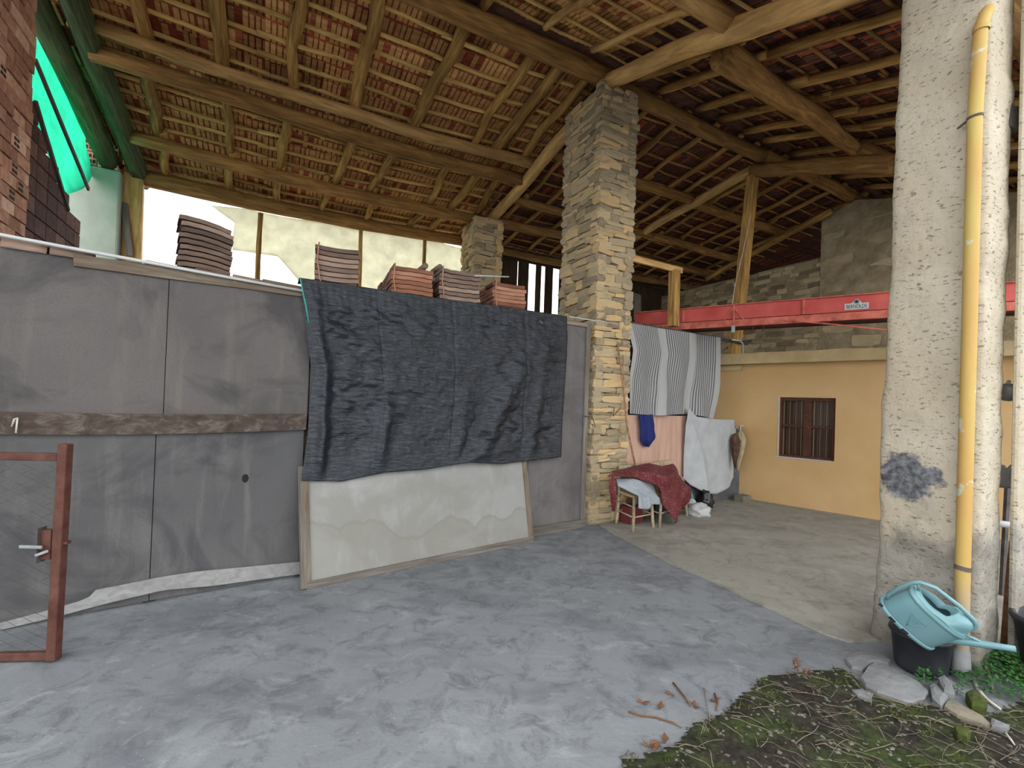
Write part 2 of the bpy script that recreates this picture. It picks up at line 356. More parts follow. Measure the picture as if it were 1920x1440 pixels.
# concrete
def concrete(name, base, dark, pale, rough=0.8, warm=None):
    t = NT(name); v = t.coord((1, 1, 1)); a = t.noise(v, 0.55, 5, 0.55, 0.4)
    c = t.ramp(a, [(0.3, base), (0.7, tuple(x*1.22 for x in base))])
    s1 = t.noise(t.coord((1, 1.9, 1), (0, 0, 0.65)), 1.15, 7, 0.62, 0.7); c = t.mix(t.ramp(s1, [(0.48, 0.0), (0.66, 0.6)]), c, dark)
    s2 = t.noise(t.coord((1.3, 1, 1), (0, 0, -0.5)), 1.5, 7, 0.65, 1.0); c = t.mix(t.ramp(s2, [(0.54, 0.0), (0.76, 0.6)]), c, pale)
    s3 = t.noise(v, 5, 8, 0.75, 0.8); c = t.mix(t.ramp(s3, [(0.5, 0.0), (0.64, 0.7)]), c, dark)
    s6 = t.noise(t.coord((1, 1.4, 1), (0, 0, 0.6)), 3.2, 8, 0.72, 1.0); c = t.mix(t.ramp(s6, [(0.56, 0.0), (0.66, 0.55)]), c, pale)
    s4 = t.noise(v, 55, 3, 0.6); c = t.mix(t.ramp(s4, [(0.66, 0.0), (0.76, 0.6)]), c, tuple(min(1, x*1.6) for x in pale))
    s5 = t.noise(v, 30, 4, 0.7); c = t.mix(t.ramp(s5, [(0.64, 0.0), (0.72, 0.6)]), c, tuple(x*0.5 for x in dark))
    t.col(c).rough(rough); t.bump(t.math('ADD', t.math('MULTIPLY', s3, 0.6), t.noise(v, 45, 5, 0.7)), 0.3, 0.012); return t.m
concrete('concrete_front', (0.176, 0.183, 0.191), (0.0897, 0.092, 0.101), (0.289, 0.296, 0.304))
concrete('concrete_inner', (0.24, 0.226, 0.192), (0.163, 0.149, 0.125), (0.355, 0.346, 0.313))
def soilmat():
    t = NT('soil'); v = t.coord(); a = t.noise(v, 2.6, 6, 0.6, 0.5); g = t.noise(v, 22, 6, 0.7)
    c = t.ramp(g, [(0.35, (0.010, 0.008, 0.006)), (0.55, (0.032, 0.026, 0.018)), (0.75, (0.085, 0.072, 0.052))])
    m = t.ramp(g, [(0.35, (0.014, 0.020, 0.006)), (0.65, (0.06, 0.085, 0.018))])
    c = t.mix(t.ramp(a, [(0.46, 0.0), (0.6, 0.85)]), c, m); t.col(c).rough(0.95); t.bump(g, 0.9, 0.03)
soilmat()
# cream rough-cast plaster: pocked, with bared grey cement low down
def creammat():
    t = NT('plaster_cream'); v = t.coord(); a = t.noise(v, 1.6, 4)
    c = t.ramp(a, [(0.3, (0.40, 0.335, 0.24)), (0.7, (0.50, 0.435, 0.335))])
    sx = t.n('ShaderNodeSeparateXYZ'); t.l(v, sx.inputs[0]); z = sx.outputs[2]
    w = t.noise(v, 2.2, 6, 0.65, 0.4)
    low = t.ramp(t.math('ADD', z, t.math('MULTIPLY', t.math('SUBTRACT', w, 0.5), 1.5)), [(0.75, 1.0), (1.15, 0.0)])
    grey = t.ramp(t.noise(v, 5, 6, 0.7), [(0.3, (0.11, 0.10, 0.09)), (0.5, (0.23, 0.215, 0.19)), (0.72, (0.32, 0.305, 0.275))])
    c = t.mix(t.math('MULTIPLY', low, 0.8), c, grey)
    bx = t.n('ShaderNodeVectorMath', operation='DISTANCE'); t.l(v, bx.inputs[0]); bx.inputs[1].default_value = Plane(G(1636, 1195), qv).px(1703, 893)
    bare = t.ramp(t.math('ADD', bx.outputs[1], t.math('MULTIPLY', t.math('SUBTRACT', t.noise(v, 8, 6, 0.7), 0.5), 0.30)), [(0.13, 1.0), (0.17, 0.0)])
    c = t.mix(bare, c, t.ramp(t.noise(v, 26, 5), [(0.35, (0.06, 0.06, 0.066)), (0.65, (0.20, 0.20, 0.21))]))
    pock = t.noise(t.coord((17, 17, 46), (0, 0.18, 0)), 1.35, 5, 0.65); pk = t.ramp(pock, [(0.595, 0.0), (0.64, 1.0)])
    c = t.mix(t.math('MULTIPLY', pk, 0.7), c, (0.10, 0.08, 0.055))
    damp = t.ramp(t.math('ADD', z, t.math('MULTIPLY', t.noise(v, 6, 5), 0.5)), [(0.28, 0.75), (0.62, 0.0)])
    c = t.mix(damp, c, (0.085, 0.075, 0.06)); t.col(c).rough(0.92)
    t.bump(t.math('SUBTRACT', t.noise(v, 16, 6, 0.65), t.math('MULTIPLY', pk, 0.5)), 0.55, 0.03)
creammat()
def pipemat():
    t = NT('pipe_yellow'); v = t.coord(); sx = t.n('ShaderNodeSeparateXYZ'); t.l(v, sx.inputs[0])
    c = t.ramp(t.noise(t.coord((3, 3, 1)), 1.5, 4), [(0.35, (0.46, 0.25, 0.075)), (0.65, (0.46, 0.335, 0.10))])
    fl = t.ramp(t.noise(v, 7, 4), [(0.63, 0.0), (0.67, 1.0)]); c = t.mix(fl, c, (0.45, 0.44, 0.32))
    zz = t.math('ADD', sx.outputs[2], t.math('MULTIPLY', t.noise(v, 6, 5), 0.35)); lo = t.ramp(zz, [(0.55, 1.0), (0.85, 0.0)])
    c = t.mix(t.math('MULTIPLY', lo, 0.85), c, (0.33, 0.27, 0.22)); t.col(c).rough(0.6); t.bump(t.noise(v, 18, 4), 0.2, 0.004)
pipemat()
# black woven sheeting: weave ribs, creases, glossy
def tarpmat():
    t = NT('tarp_black'); v = t.coord(); tc = t.n('ShaderNodeTexCoord')
    cr_ = t.noise(t.coord((1.5, 1.5, 7)), 5.5, 6, 0.65, 0.6); cv = t.noise(t.coord((9, 9, 1.2)), 3.0, 4, 0.6)
    c = t.ramp(t.noise(v, 3, 4), [(0.3, (0.007, 0.009, 0.013)), (0.7, (0.016, 0.020, 0.027))]); t.col(c)
    t.rough(t.ramp(cr_, [(0.35, 0.22), (0.7, 0.42)])); t.b.inputs['Specular IOR Level'].default_value = 0.5
    t.bump(t.math('ADD', t.math('MULTIPLY', cr_, 1.0), t.math('MULTIPLY', cv, 0.35)), 0.5, 0.03)
tarpmat()
def trans(name, c, tr, rough=0.9, bump=0.3):
    t = NT(name); v = t.coord(); n = t.noise(t.coord((2, 2, 2)), 2.5, 5)
    cc = t.ramp(n, [(0.3, tuple(x*0.82 for x in c)), (0.7, c)]); t.col(cc).rough(rough)
    b = t.n('ShaderNodeBsdfTranslucent'); t.l(cc, b.inputs[0]); m = t.n('ShaderNodeMixShader'); m.inputs[0].default_value = tr
    t.l(t.b.outputs[0], m.inputs[1]); t.l(b.outputs[0], m.inputs[2]); t.l(m.outputs[0], t.out.inputs[0]); t.bump(n, bump, 0.02); return t
trans('sheeting_cream', (0.86, 0.83, 0.68), 0.75)
def netmat():
    t = trans('net_green', (0.17, 0.80, 0.58), 0.9); wv = t.n('ShaderNodeTexWave'); wv.inputs['Scale'].default_value = 9; wv.inputs['Distortion'].default_value = 1.5
    t.l(t.coord((1, 1, 1), (0.5, 0.3, 0.9)), wv.inputs['Vector']); t.bump(wv.outputs['Fac'], 0.3, 0.01)
netmat()
# striped awning cloth: narrow grey stripes, two wide pale bands, sewn hem; stripes run along the cloth's own u coordinate
def uvcol(t, name='uv'):
    a = t.n('ShaderNodeUVMap'); a.uv_map = name; s = t.n('ShaderNodeSeparateXYZ'); t.l(a.outputs[0], s.inputs[0]); return s.outputs[0], s.outputs[1]
def stripemat():
    t = NT('cloth_striped'); u, v = uvcol(t); st = t.math('FRACT', t.math('MULTIPLY', u, 48.0))
    c = t.ramp(st, [(0.0, (0.10, 0.10, 0.103)), (0.52, (0.115, 0.115, 0.118)), (0.6, (0.40, 0.40, 0.39)), (0.92, (0.40, 0.40, 0.39)), (0.99, (0.10, 0.10, 0.103))])
    for a, b in ((-0.01, 0.045), (0.335, 0.41), (0.665, 0.735), (0.955, 1.01)):
        k = t.math('MULTIPLY', t.math('GREATER_THAN', u, a), t.math('LESS_THAN', u, b)); c = t.mix(k, c, (0.36, 0.36, 0.345))
    c = t.mix(t.ramp(t.noise(t.coord(), 4, 5), [(0.4, 0.0), (0.75, 0.3)]), c, (0.30, 0.28, 0.25)); t.col(c).rough(0.9)
stripemat()
def curtainmat():
    t = NT('cloth_curtain'); u, v = uvcol(t); f = t.math('FRACT', t.math('MULTIPLY', u, 9.0)); a, b = (0.09, 0.045, 0.03), (0.17, 0.10, 0.06)
    c = t.ramp(f, [(0.0, (0.06, 0.03, 0.02)), (0.18, b), (0.22, (0.035, 0.02, 0.015)), (0.4, (0.13, 0.055, 0.035)), (0.46, (0.40, 0.32, 0.17)), (0.52, (0.42, 0.33, 0.17)), (0.56, (0.06, 0.03, 0.03)), (0.75, b), (0.8, (0.05, 0.03, 0.02)), (1.0, a)])
    t.col(c).rough(0.9)
curtainmat()
def redclothmat():
    t = NT('cloth_red_spotted'); v = t.coord(); vo = t.n('ShaderNodeTexVoronoi'); vo.inputs['Scale'].default_value = 34; t.l(v, vo.inputs['Vector'])
    c = t.ramp(t.noise(v, 5, 4), [(0.3, (0.09, 0.014, 0.018)), (0.7, (0.16, 0.028, 0.032))])
    c = t.mix(t.ramp(vo.outputs['Distance'], [(0.16, 0.85), (0.24, 0.0)]), c, (0.38, 0.25, 0.23)); t.col(c).rough(0.55); t.bump(t.noise(v, 12, 4), 0.3, 0.01)
redclothmat()
def printmat():
    t = NT('cloth_pale_print'); v = t.coord(); vo = t.n('ShaderNodeTexVoronoi'); vo.inputs['Scale'].default_value = 28; t.l(v, vo.inputs['Vector'])
    c = t.mix(t.ramp(vo.outputs['Distance'], [(0.2, 0.5), (0.35, 0.0)]), (0.30, 0.325, 0.35), (0.17, 0.20, 0.25)); t.col(c).rough(0.9)
printmat()
def glassmat():
    t = NT('pane_glass'); t.col((0.8, 0.8, 0.8)).rough(0.05); t.b.inputs['Transmission Weight'].default_value = 1.0; t.b.inputs['IOR'].default_value = 1.1; t.b.inputs['Specular IOR Level'].default_value = 0.5
glassmat()
M = MATS

# ================================================================ THE SETTING
# ---------------------------------------------------------------- ground
fl = MB()
fl.grid([[Vector((x, y, 0)) for x in (-30, -8, -3, 0, 3, 6, 10, 30)] for y in (-20, -5, 0, 3, 6, 10, 16, 40)])
tag(fl.build('floor', M['concrete_front'], normals=False), kind='structure')
inner = MB(); edge = [G(1105, 972), G(1145, 1000), G(1195, 1026), G(1250, 1055), G(1330, 1089), G(1395, 1122), G(1450, 1146), G(1505, 1172), G(1550, 1192), G(1590, 1205)]
poly = [Vector((p.x, p.y, -0.05)) for p in edge] + [Vector((2.75, 3.3, -0.05)), Vector((9, 2.9, -0.05)), Vector((10, 8, -0.05)), Vector((4.3, 9.2, -0.05)), Vector((1.3, 7.2, -0.05))]
tag(inner.prism(poly, Vector((0, 0, 0.064))).build('floor', M['concrete_inner']), kind='structure')

# ---------------------------------------------------------------- roof
ceiling = empty('ceiling', RP(0, 0, z=0), kind='structure')
def beam(name, a, b, r0, r1, mat, sag=0.0, bend=0.03, n=10, knots=0.05, seg=10):
    return log(name, a, b, r0, r1, M[mat], ceiling, bend=bend, n=n, seg=seg, knots=knots, sag=sag)
beam('ridge_beam', RP(-6.4, 0), RP(0.15, 0), 0.12, 0.135, 'wood_purlin')
beam('ridge_beam', RP(0.05, 0.04, -0.01), RP(3.75, 0.12, 0.0), 0.12, 0.11, 'wood_purlin')
beam('ridge_beam', RP(3.6, 0.1), RP(8.2, 0.1), 0.11, 0.11, 'wood_purlin')
beam('purlin', RP(-6.03, 2.02, 0.05), RP(0.05, 2.02, 0.05), 0.075, 0.095, 'wood_log_pale', sag=0.10)
beam('purlin', RP(-6.03, 2.36, -0.02), RP(0.1, 2.40, -0.02), 0.115, 0.105, 'wood_purlin', sag=0.11)
beam('purlin', RP(-6.03, 3.95), RP(0.05, 4.02), 0.10, 0.115, 'wood_purlin', sag=0.09)
beam('purlin', RP(-6.3, 5.08), RP(0.0, 5.0), 0.15, 0.11, 'wood_purlin', sag=0.08)
for a, b, t, r in ((0.15, 3.6, 1.58, 0.09), (3.55, 6.7, 1.66, 0.09), (0.1, 3.9, 3.05, 0.08), (3.7, 7.0, 3.05, 0.09), (0.1, 3.6, 3.92, 0.10), (3.5, 7.5, 4.0, 0.09), (-0.1, 4, 5.05, 0.09), (3.8, 8, 5.05, 0.09)):
    beam('purlin', RP(a, t), RP(b, t+rnd.uniform(-.05, .05)), r, r*1.05, 'wood_purlin')
beam('purlin', RP(0.35, -1.58, -0.02), RP(3.95, -1.22, -0.02), 0.155, 0.10, 'wood_purlin', bend=0.05)
beam('purlin', RP(-6.3, -2.1), RP(0.05, -2.0), 0.10, 0.10, 'wood_log_pale')
beam('purlin', RP(3.8, -1.3), RP(8.2, -1.5), 0.10, 0.12, 'wood_purlin')
for a, b in ((-6.4, -3), (-3.1, 0.3), (0.2, 4.2), (4.1, 8.2)): beam('purlin', RP(a, -3.6), RP(b, -3.6), 0.11, 0.11, 'wood_purlin')
# principal rafters from the stone pillar
beam('principal_rafter', RP(0.06, 0.25, -0.1), RP(0.09, 4.0, -0.02), 0.105, 0.10, 'wood_log_pale', bend=0.04)
beam('principal_rafter', RP(-0.02, -0.06, -0.06), RP(0.02, -3.75, -0.05), 0.105, 0.125, 'wood_log_pale', bend=0.05)
T2 = Plane(RP(3.62, 0, z=0), qv)
A2 = T2.px(1412, 318)
beam('principal_rafter', A2, T2.px(1188, 448), 0.095, 0.085, 'wood_log_pale', bend=0.03, n=8)
beam('principal_rafter', A2 + Vector((0, 0, -0.02)), T2.px(1675, 308), 0.115, 0.135, 'wood_purlin', bend=0.05)
GP = Plane(RP(6.3, 0, z=0), qv)
beam('principal_rafter', GP.px(1560, 395), GP.px(1325, 522), 0.075, 0.07, 'wood_rafter', bend=0.03)
# common rafters, back slope
def raft(pairs, t0, t1, r, mat='wood_rafter', dz=0.15, back=True, bend=0.045):
    for a, b in pairs:
        s1, q1 = roof_st(*a, dz, back); s2, q2 = roof_st(*b, dz, back)
        k = max(-0.12, min(0.12, (s2-s1)/(q2-q1) if abs(q2-q1) > 0.05 else 0)); sm, tm = (s1+s2)/2, (q1+q2)/2
        rr = r*rnd.uniform(0.85, 1.15)
        beam('rafter', RP(sm+k*(t0-tm), t0, dz), RP(sm+k*(t1-tm), t1, dz), rr, rr*rnd.uniform(0.85, 1.1), mat, bend=bend, n=7, knots=0.08, seg=8)
raft([((258, 0), (280, 78)), ((410, 0), (418, 130)), ((562, 0), (550, 170)), ((706, 0), (660, 205)), ((873, 37), (770, 238)), ((997, 100), (885, 270)), ((1042, 128), (930, 276)), ((1092, 155), (1032, 230))], 0.02, 2.25, 0.08)
raft([((1060, 135), (950, 275))], 0.1, 2.0, 0.025)
raft([((283, 140), (297, 243)), ((428, 190), (433, 283)), ((538, 230), (527, 310)), ((650, 270), (625, 338)), ((735, 288), (692, 350)), ((843, 310), (802, 378)), ((893, 327), (848, 382)), ((930, 337), (902, 390))], 2.1, 4.1, 0.07)
raft([((307, 268), (313, 337)), ((435, 303), (432, 363)), ((526, 337), (518, 390)), ((608, 360), (599, 410)), ((693, 377), (677, 422)), ((790, 398), (755, 433)), ((825, 410), (803, 437)), ((880, 420), (852, 445))], 3.85, 5.4, 0.062)
for s in (0.5, 1.05, 1.7, 2.35, 2.95, 3.4, 4.2, 4.9, 5.6, 6.2, 7.0):
    for t0, t1 in ((0.05, 1.75), (1.5, 3.2), (3.0, 5.4)):
        beam('rafter', RP(s, t0, 0.15), RP(s+rnd.uniform(-.08, .08), t1, 0.15), 0.05, 0.045, 'wood_rafter', n=6, seg=6)
for s in (-5.7, -4.9, -4.1, -3.3, -2.5, -1.9, 0.45, 0.95, 1.75, 2.25, 2.9, 3.4, 4.2, 5.0, 5.8, 6.6, 7.4):
    for t0, t1 in ((-0.05, -1.75), (-1.55, -4.0)):
        beam('rafter', RP(s, t0, 0.15), RP(s+rnd.uniform(-.1, .1), t1, 0.15), 0.06, 0.05, 'wood_rafter', n=7, seg=6)
raft([((1024, 50), (1104, 0)), ((1098, 100), (1250, 40))], -0.3, -1.95, 0.04, 'wood_log_pale', 0.12, False, 0.07)
# verge timbers on the left gable
beam('verge_rafter', RP(-6.02, 0.0, 0.02), RP(-6.05, 5.3, 0.02), 0.145, 0.15, 'wood_mossy', bend=0.02, n=6)
beam('verge_rafter', RP(-6.38, 0.0, 0.06), RP(-6.40, 4.9, 0.0), 0.15, 0.16, 'wood_mossy', bend=0.03, n=6)
beam('verge_rafter', RP(-6.2, 0.0, 0.05), RP(-6.2, -4, 0.05), 0.12, 0.12, 'wood_mossy')
# tile battens
for i in range(18):
    t = 0.22+0.305*i
    for a, b in ((-6.25, -4.1), (-4.25, -2.05), (-2.2, 0.05), (-0.05, 1.9), (1.8, 3.7), (3.6, 5.7), (5.6, 8.0)):
        o1, o2 = rnd.uniform(-.03, .03), rnd.uniform(-.03, .03); left = b < 0.2
        beam('tile_batten', RP(a, t+o1, 0.222), RP(b, t+o2, 0.222), 0.031 if left else 0.022, 0.028 if left else 0.02, 'wood_batten' if left else 'wood_rafter', bend=0.03, n=5, seg=7, knots=0.12)
for i in range(13):
    t = -0.2-0.305*i
    for a, b in ((-6.25, -4), (-4.1, -2), (-2.1, 0.3), (0.2, 2.2), (2.1, 4.2), (4.1, 6.2), (6.1, 8)):
        beam('tile_batten', RP(a, t+rnd.uniform(-.03, .03), 0.222), RP(b, t+rnd.uniform(-.03, .03), 0.222), 0.022, 0.02, 'wood_batten' if b < 0.4 else 'wood_purlin', bend=0.025, n=5, seg=6, knots=0.1)
# clay tiles, ribbed below
def tile_mesh(k):
    m = MB(); r = random.Random(40+k); m.box((-0.125, -0.185, 0), (0.125, 0.185, 0.013))
    m.mi = 1; x = -0.118
    while x < 0.1:
        w = r.uniform(0.042, 0.068)
        if r.random() < (0.93 if k < 5 else 0.25): m.box((x, -0.18+r.uniform(0, .02), -r.uniform(0.008, 0.02)), (min(0.122, x+w), 0.18-r.uniform(0, .03), 0.002))
        x += w+r.uniform(0.012, 0.022)
    return m
tmb = [tile_mesh(k) for k in range(7)]
tile_kinds = [m.mesh('tile', [M['clay_field'], M['clay_rib']]) for m in tmb]
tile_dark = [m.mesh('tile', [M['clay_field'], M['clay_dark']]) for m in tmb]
cells = []
for back in (True, False):
    for i in range(76):
        s = -6.42+0.238*i
        for j in range(18 if back else 14):
            t = (0.05+0.305*j+0.15) if back else -(0.05+0.305*j+0.15)
            P = RP(s, t, 0.262); y = (qv + Vector((0, 0, -KB))) if back else (-qv + Vector((0, 0, -KF))); y.normalize()
            x = pv.copy() if back else -pv; z = x.cross(y); x = x + z*rnd.uniform(-.02, .02); y2 = y + z*0.045
            z = x.cross(y2).normalized(); x.normalize(); y2.normalize()
            P = P + z*rnd.uniform(-0.004, 0.004)
            Mx = Matrix(((x.x, y2.x, z.x, P.x), (x.y, y2.y, z.y, P.y), (x.z, y2.z, z.z, P.z), (0, 0, 0, 1)))
            pr = project(P); big = 0
            if pr and -20 < pr[0] < 1940 and -20 < pr[1] < 1460: big = 1/pr[2]**2
            if pr and any(math.hypot(pr[0]-cx, pr[1]-cy) < 9 for cx, cy in ((985, 214), (1236, 52))): continue
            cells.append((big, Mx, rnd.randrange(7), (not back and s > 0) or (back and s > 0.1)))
cells.sort(key=lambda c: -c[0])
rest = MB()
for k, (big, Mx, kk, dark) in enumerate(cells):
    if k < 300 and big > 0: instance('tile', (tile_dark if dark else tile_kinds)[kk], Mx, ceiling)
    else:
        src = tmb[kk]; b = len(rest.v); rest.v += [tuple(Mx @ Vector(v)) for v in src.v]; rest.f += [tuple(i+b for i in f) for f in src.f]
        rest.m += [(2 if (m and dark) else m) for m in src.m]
tag(rest.build('roof_tiles', [M['clay_field'], M['clay_rib'], M['clay_dark']], ceiling, normals=False), kind='stuff')
# ridge capping closes the gap over the ridge
cap = MB().tube([RP(-6.5+0.5*i, 0, 0.3+0.02*(i % 2)) for i in range(30)], 0.14, 10); cap.build('ridge_capping', M['clay_dark'], ceiling, smooth=True)

# ---------------------------------------------------------------- rubble stones
def stone_mesh(k):
    r = random.Random(900+k); bm = bmesh.new(); bmesh.ops.create_cube(bm, size=1.0)
    bmesh.ops.subdivide_edges(bm, edges=bm.edges[:], cuts=1, use_grid_fill=True)
    for v in bm.verts:
        n = sum(1 for c in v.co if abs(c) > 0.4); f = {3: 0.92, 2: 0.975, 1: 1.0, 0: 1}[n]
        v.co = v.co*f + Vector((r.uniform(-.05, .05), r.uniform(-.09, .09), r.uniform(-.08, .08)))
    me = bpy.data.meshes.new('stone'); bm.to_mesh(me); bm.free(); return me
SV = [stone_mesh(k) for k in range(10)]
def mats_for(vs, mat):
    out = []
    for me in vs:
        c = me.copy(); c.materials.append(mat); out.append(c)
    return out
SP, SW, SS = mats_for(SV, M['stone_pillar']), mats_for(SV, M['stone_wall_dim']), mats_for(SV, M['stone_slab'])
def put_stone(store, P, ex, ey, ez, w, d, h):
    tw = rnd.uniform(-.05, .05); ex2 = (ex+ez*tw).normalized(); ez2 = (ez-ex*tw).normalized()
    Mx = Matrix(((ex2.x*w, ey.x*d, ez2.x*h, P.x), (ex2.y*w, ey.y*d, ez2.y*h, P.y), (ex2.z*w, ey.z*d, ez2.z*h, P.z), (0, 0, 0, 1)))
    store.append((Mx, rnd.randrange(10)))
ZV = Vector((0, 0, 1))
def face_courses(store, O, ex, en, W, z0, z1, hmin, hmax, wmin, wmax, prot=0.022, depth=0.14, cover=0.97):
    z = z0
    while z < z1-0.02:
        h = min(rnd.uniform(hmin, hmax), z1-z); x = -rnd.uniform(0, 0.05)
        while x < W-0.03:
            w = rnd.uniform(wmin, wmax)
            if x+w > W-0.07: w = W-x+rnd.uniform(0, 0.03)
            hh = h*rnd.uniform(0.86, 1.12)
            P = O + ex*(x+w/2) + ZV*(z+h/2+rnd.uniform(-.008, .008)) + en*(rnd.uniform(-prot, prot)-depth*0.38)
            put_stone(store, P, ex, en, ZV, w*cover*1.06, depth, hh*cover*1.08); x += w
        z += h
def emit_stones(store, vs, parent, cap=300):
    def size(e):
        pr = project(e[0].translation); return 0 if not pr or not (-10 < pr[0] < 1930 and -10 < pr[1] < 1450) else 1/pr[2]**2*e[0].col[0].length*e[0].col[2].length
    store.sort(key=lambda e: -size(e))
    for Mx, k in store[:cap]: instance('stone', vs[k], Mx, parent)
    if store[cap:]: join_stones(store[cap:], vs, parent)
def join_stones(store, vs, parent, name='stones'):
    m = MB()
    for Mx, k in store:
        me = vs[k]; m.add([Mx @ v.co for v in me.vertices], [tuple(p.vertices) for p in me.polygons])
    tag(m.build(name, vs[0].materials[0], parent), kind='stuff')
def stone_pillar(s0, s1, t0, t1, zt, label, hid_left=0.0, z0=0.0, hm=(0.042, 0.115)):
    root = empty('stone_pillar', RP((s0+s1)/2, (t0+t1)/2, z=0), label, 'pillar')
    core = MB(); c = [RP(s0+.05, t0+.05, z=0), RP(s1-.05, t0+.05, z=0), RP(s1-.05, t1-.05, z=0), RP(s0+.05, t1-.05, z=0)]
    core.prism(c, Vector((0, 0, zt-0.05))).build('core', M['mortar'], root)
    vis, hid = [], []
    face_courses(vis, RP(s0, t0, z=0), pv, -qv, s1-s0, z0, zt, *hm, 0.14, 0.42)
    face_courses(vis, RP(s0, t1, z=0), -qv, -pv, t1-t0, hid_left, zt-0.03, *hm, 0.14, 0.44)
    face_courses(hid, RP(s1, t0, z=0), qv, pv, t1-t0, z0, zt-0.03, 0.07, 0.15, 0.2, 0.4)
    face_courses(hid, RP(s0, t1, z=0), pv, qv, s1-s0, z0, zt-0.03, 0.07, 0.15, 0.2, 0.4)
    if hid_left: face_courses(hid, RP(s0, t1, z=0), -qv, -pv, t1-t0, 0, hid_left, 0.07, 0.15, 0.2, 0.4)
    for k in range(5): put_stone(vis, RP(rnd.uniform(s0+.1, s1-.1), rnd.uniform(t0+.1, t1-.1), z=zt+0.02), pv, qv, ZV, 0.28, 0.25, 0.10)
    hid_all = vis[300:]; emit_stones(vis, SP, root); 
    join_stones(hid, SP, root, 'rear_stones'); return root
stone_pillar(-0.114, 0.47, -0.09, 0.75, 5.98, 'tall dry-stone pillar of stacked buff stones carrying the ridge beside the board partition', hid_left=2.3)
stone_pillar(-0.33, 0.24, 3.62, 4.3, 5.36, 'farther short-looking stone pillar rising behind the stacked roof tiles under the back purlin', hid_left=2.4, z0=2.4, hm=(0.06, 0.15))
# ---------------------------------------------------------------- rubble gable wall at the right, plank wall at the back
WP = Plane(RP(6.5, 0, z=0), qv)
tw_step = WP.a(WP.px(1540, 480)); zw = WP.px(1540, 482).z
sg = 1 if WP.d.dot(qv) > 0 else -1
gw = MB()
def wbox(m, t0, t1, z0, z1, s0=6.5, s1=6.95):
    c = [RP(s0, t0, z=z0), RP(s1, t0, z=z0), RP(s1, t1, z=z0), RP(s0, t1, z=z0)]; m.prism(c, Vector((0, 0, z1-z0)))
tstep = tw_step*sg
wbox(gw, tstep, 5.3, 0, zw)
gable_wall = tag(gw.build('wall_right', M['mortar_wall']), kind='structure')
gw2 = MB(); wbox(gw2, -4.2, tstep-0.003, 0, 4.6, 6.47); cpoly = [RP(6.47, -4.2, z=4.6), RP(6.47, tstep-0.003, z=4.6), RP(6.47, tstep-0.003, z=zroof(max(tstep, 0))-0.2 if tstep > 0 else 5.95), RP(6.47, 0, z=5.95), RP(6.47, -4.2, z=zroof(-4.2)-0.05)]
gw2.prism(cpoly, pv*0.45)
tag(gw2.build('wall_right', M['mortar_wall']), kind='structure')
st = []
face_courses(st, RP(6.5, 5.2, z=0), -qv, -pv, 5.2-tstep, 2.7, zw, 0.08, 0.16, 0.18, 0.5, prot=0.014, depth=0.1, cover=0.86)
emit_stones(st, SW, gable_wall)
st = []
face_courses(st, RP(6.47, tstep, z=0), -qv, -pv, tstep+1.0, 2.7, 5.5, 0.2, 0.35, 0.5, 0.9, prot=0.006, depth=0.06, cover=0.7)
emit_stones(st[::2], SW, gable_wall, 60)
fw = MB(); wbox(fw, -4.2, 5.3, 0, 5.9, 9.9, 10.1); tag(fw.build('wall_closure', M['mortar_wall']), kind='structure')  # added closing wall, keeps the space past the rubble gable dark
# back plank wall: dark upright boards with daylight gaps beside the far pillar, closed boards further along
bw = empty('wall_back', RP(2, 5.2, z=0), kind='structure')
BWP = Plane(RP(0, 5.25, z=0), pv)
def bplank(s0, s1, z0=2.4, z1=5.46): plank('plank', RP((s0+s1)/2, 5.25, z=z0), RP((s0+s1)/2, 5.25, z=z1), 0.025, s1-s0, M['wood_plank_dark'], bw, up=pv)
sA, sB = (((BWP.px(x, 545)-R0).dot(pv)) for x in (984, 1056))
w = sB-sA; s = sA-0.05
for f0, f1 in ((-1.0, -0.62), (-0.6, -0.2), (-0.18, 0.08), (0.26, 0.40), (0.5, 0.71), (0.875, 1.2), (1.22, 1.6), (1.62, 2.0)): bplank(sA+w*f0, sA+w*f1)
s = 3.4
while s < 9.8: ww = rnd.uniform(0.2, 0.3); bplank(s, s+ww-0.006); s += ww
plank('plank_rail', RP(sA-0.6, 5.2, z=BWP.px(1020, 490).z), RP(9.8, 5.2, z=BWP.px(1020, 490).z), 0.03, 0.30, M['wood_plank_dark'], bw)
plank('plank_rail', RP(sA-0.1, 5.22, z=2.75), RP(7.2, 5.22, z=2.75), 0.04, 0.12, M['wood_plank_dark'], bw)
plank('plank_rail', RP(0.3, 5.22, z=BWP.px(1020, 588).z-0.05), RP(7.2, 5.22, z=BWP.px(1020, 588).z-0.05), 0.04, 0.14, M['wood_plank_dark'], bw)
# loft floor behind the partition (carries the tile stacks)
pA = Plane(G(0, 1180), G(1105, 985)-G(0, 1180))
lf = MB(); c = [pA.at(-1.2, 2.34, -0.06), pA.at(5.2, 2.34, -0.06), RP(-0.2, 5.3, z=2.34), RP(-6.3, 5.3, z=2.34)]
tag(lf.prism(c, Vector((0, 0, 0.06))).build('floor', M['loft_board']), kind='structure')
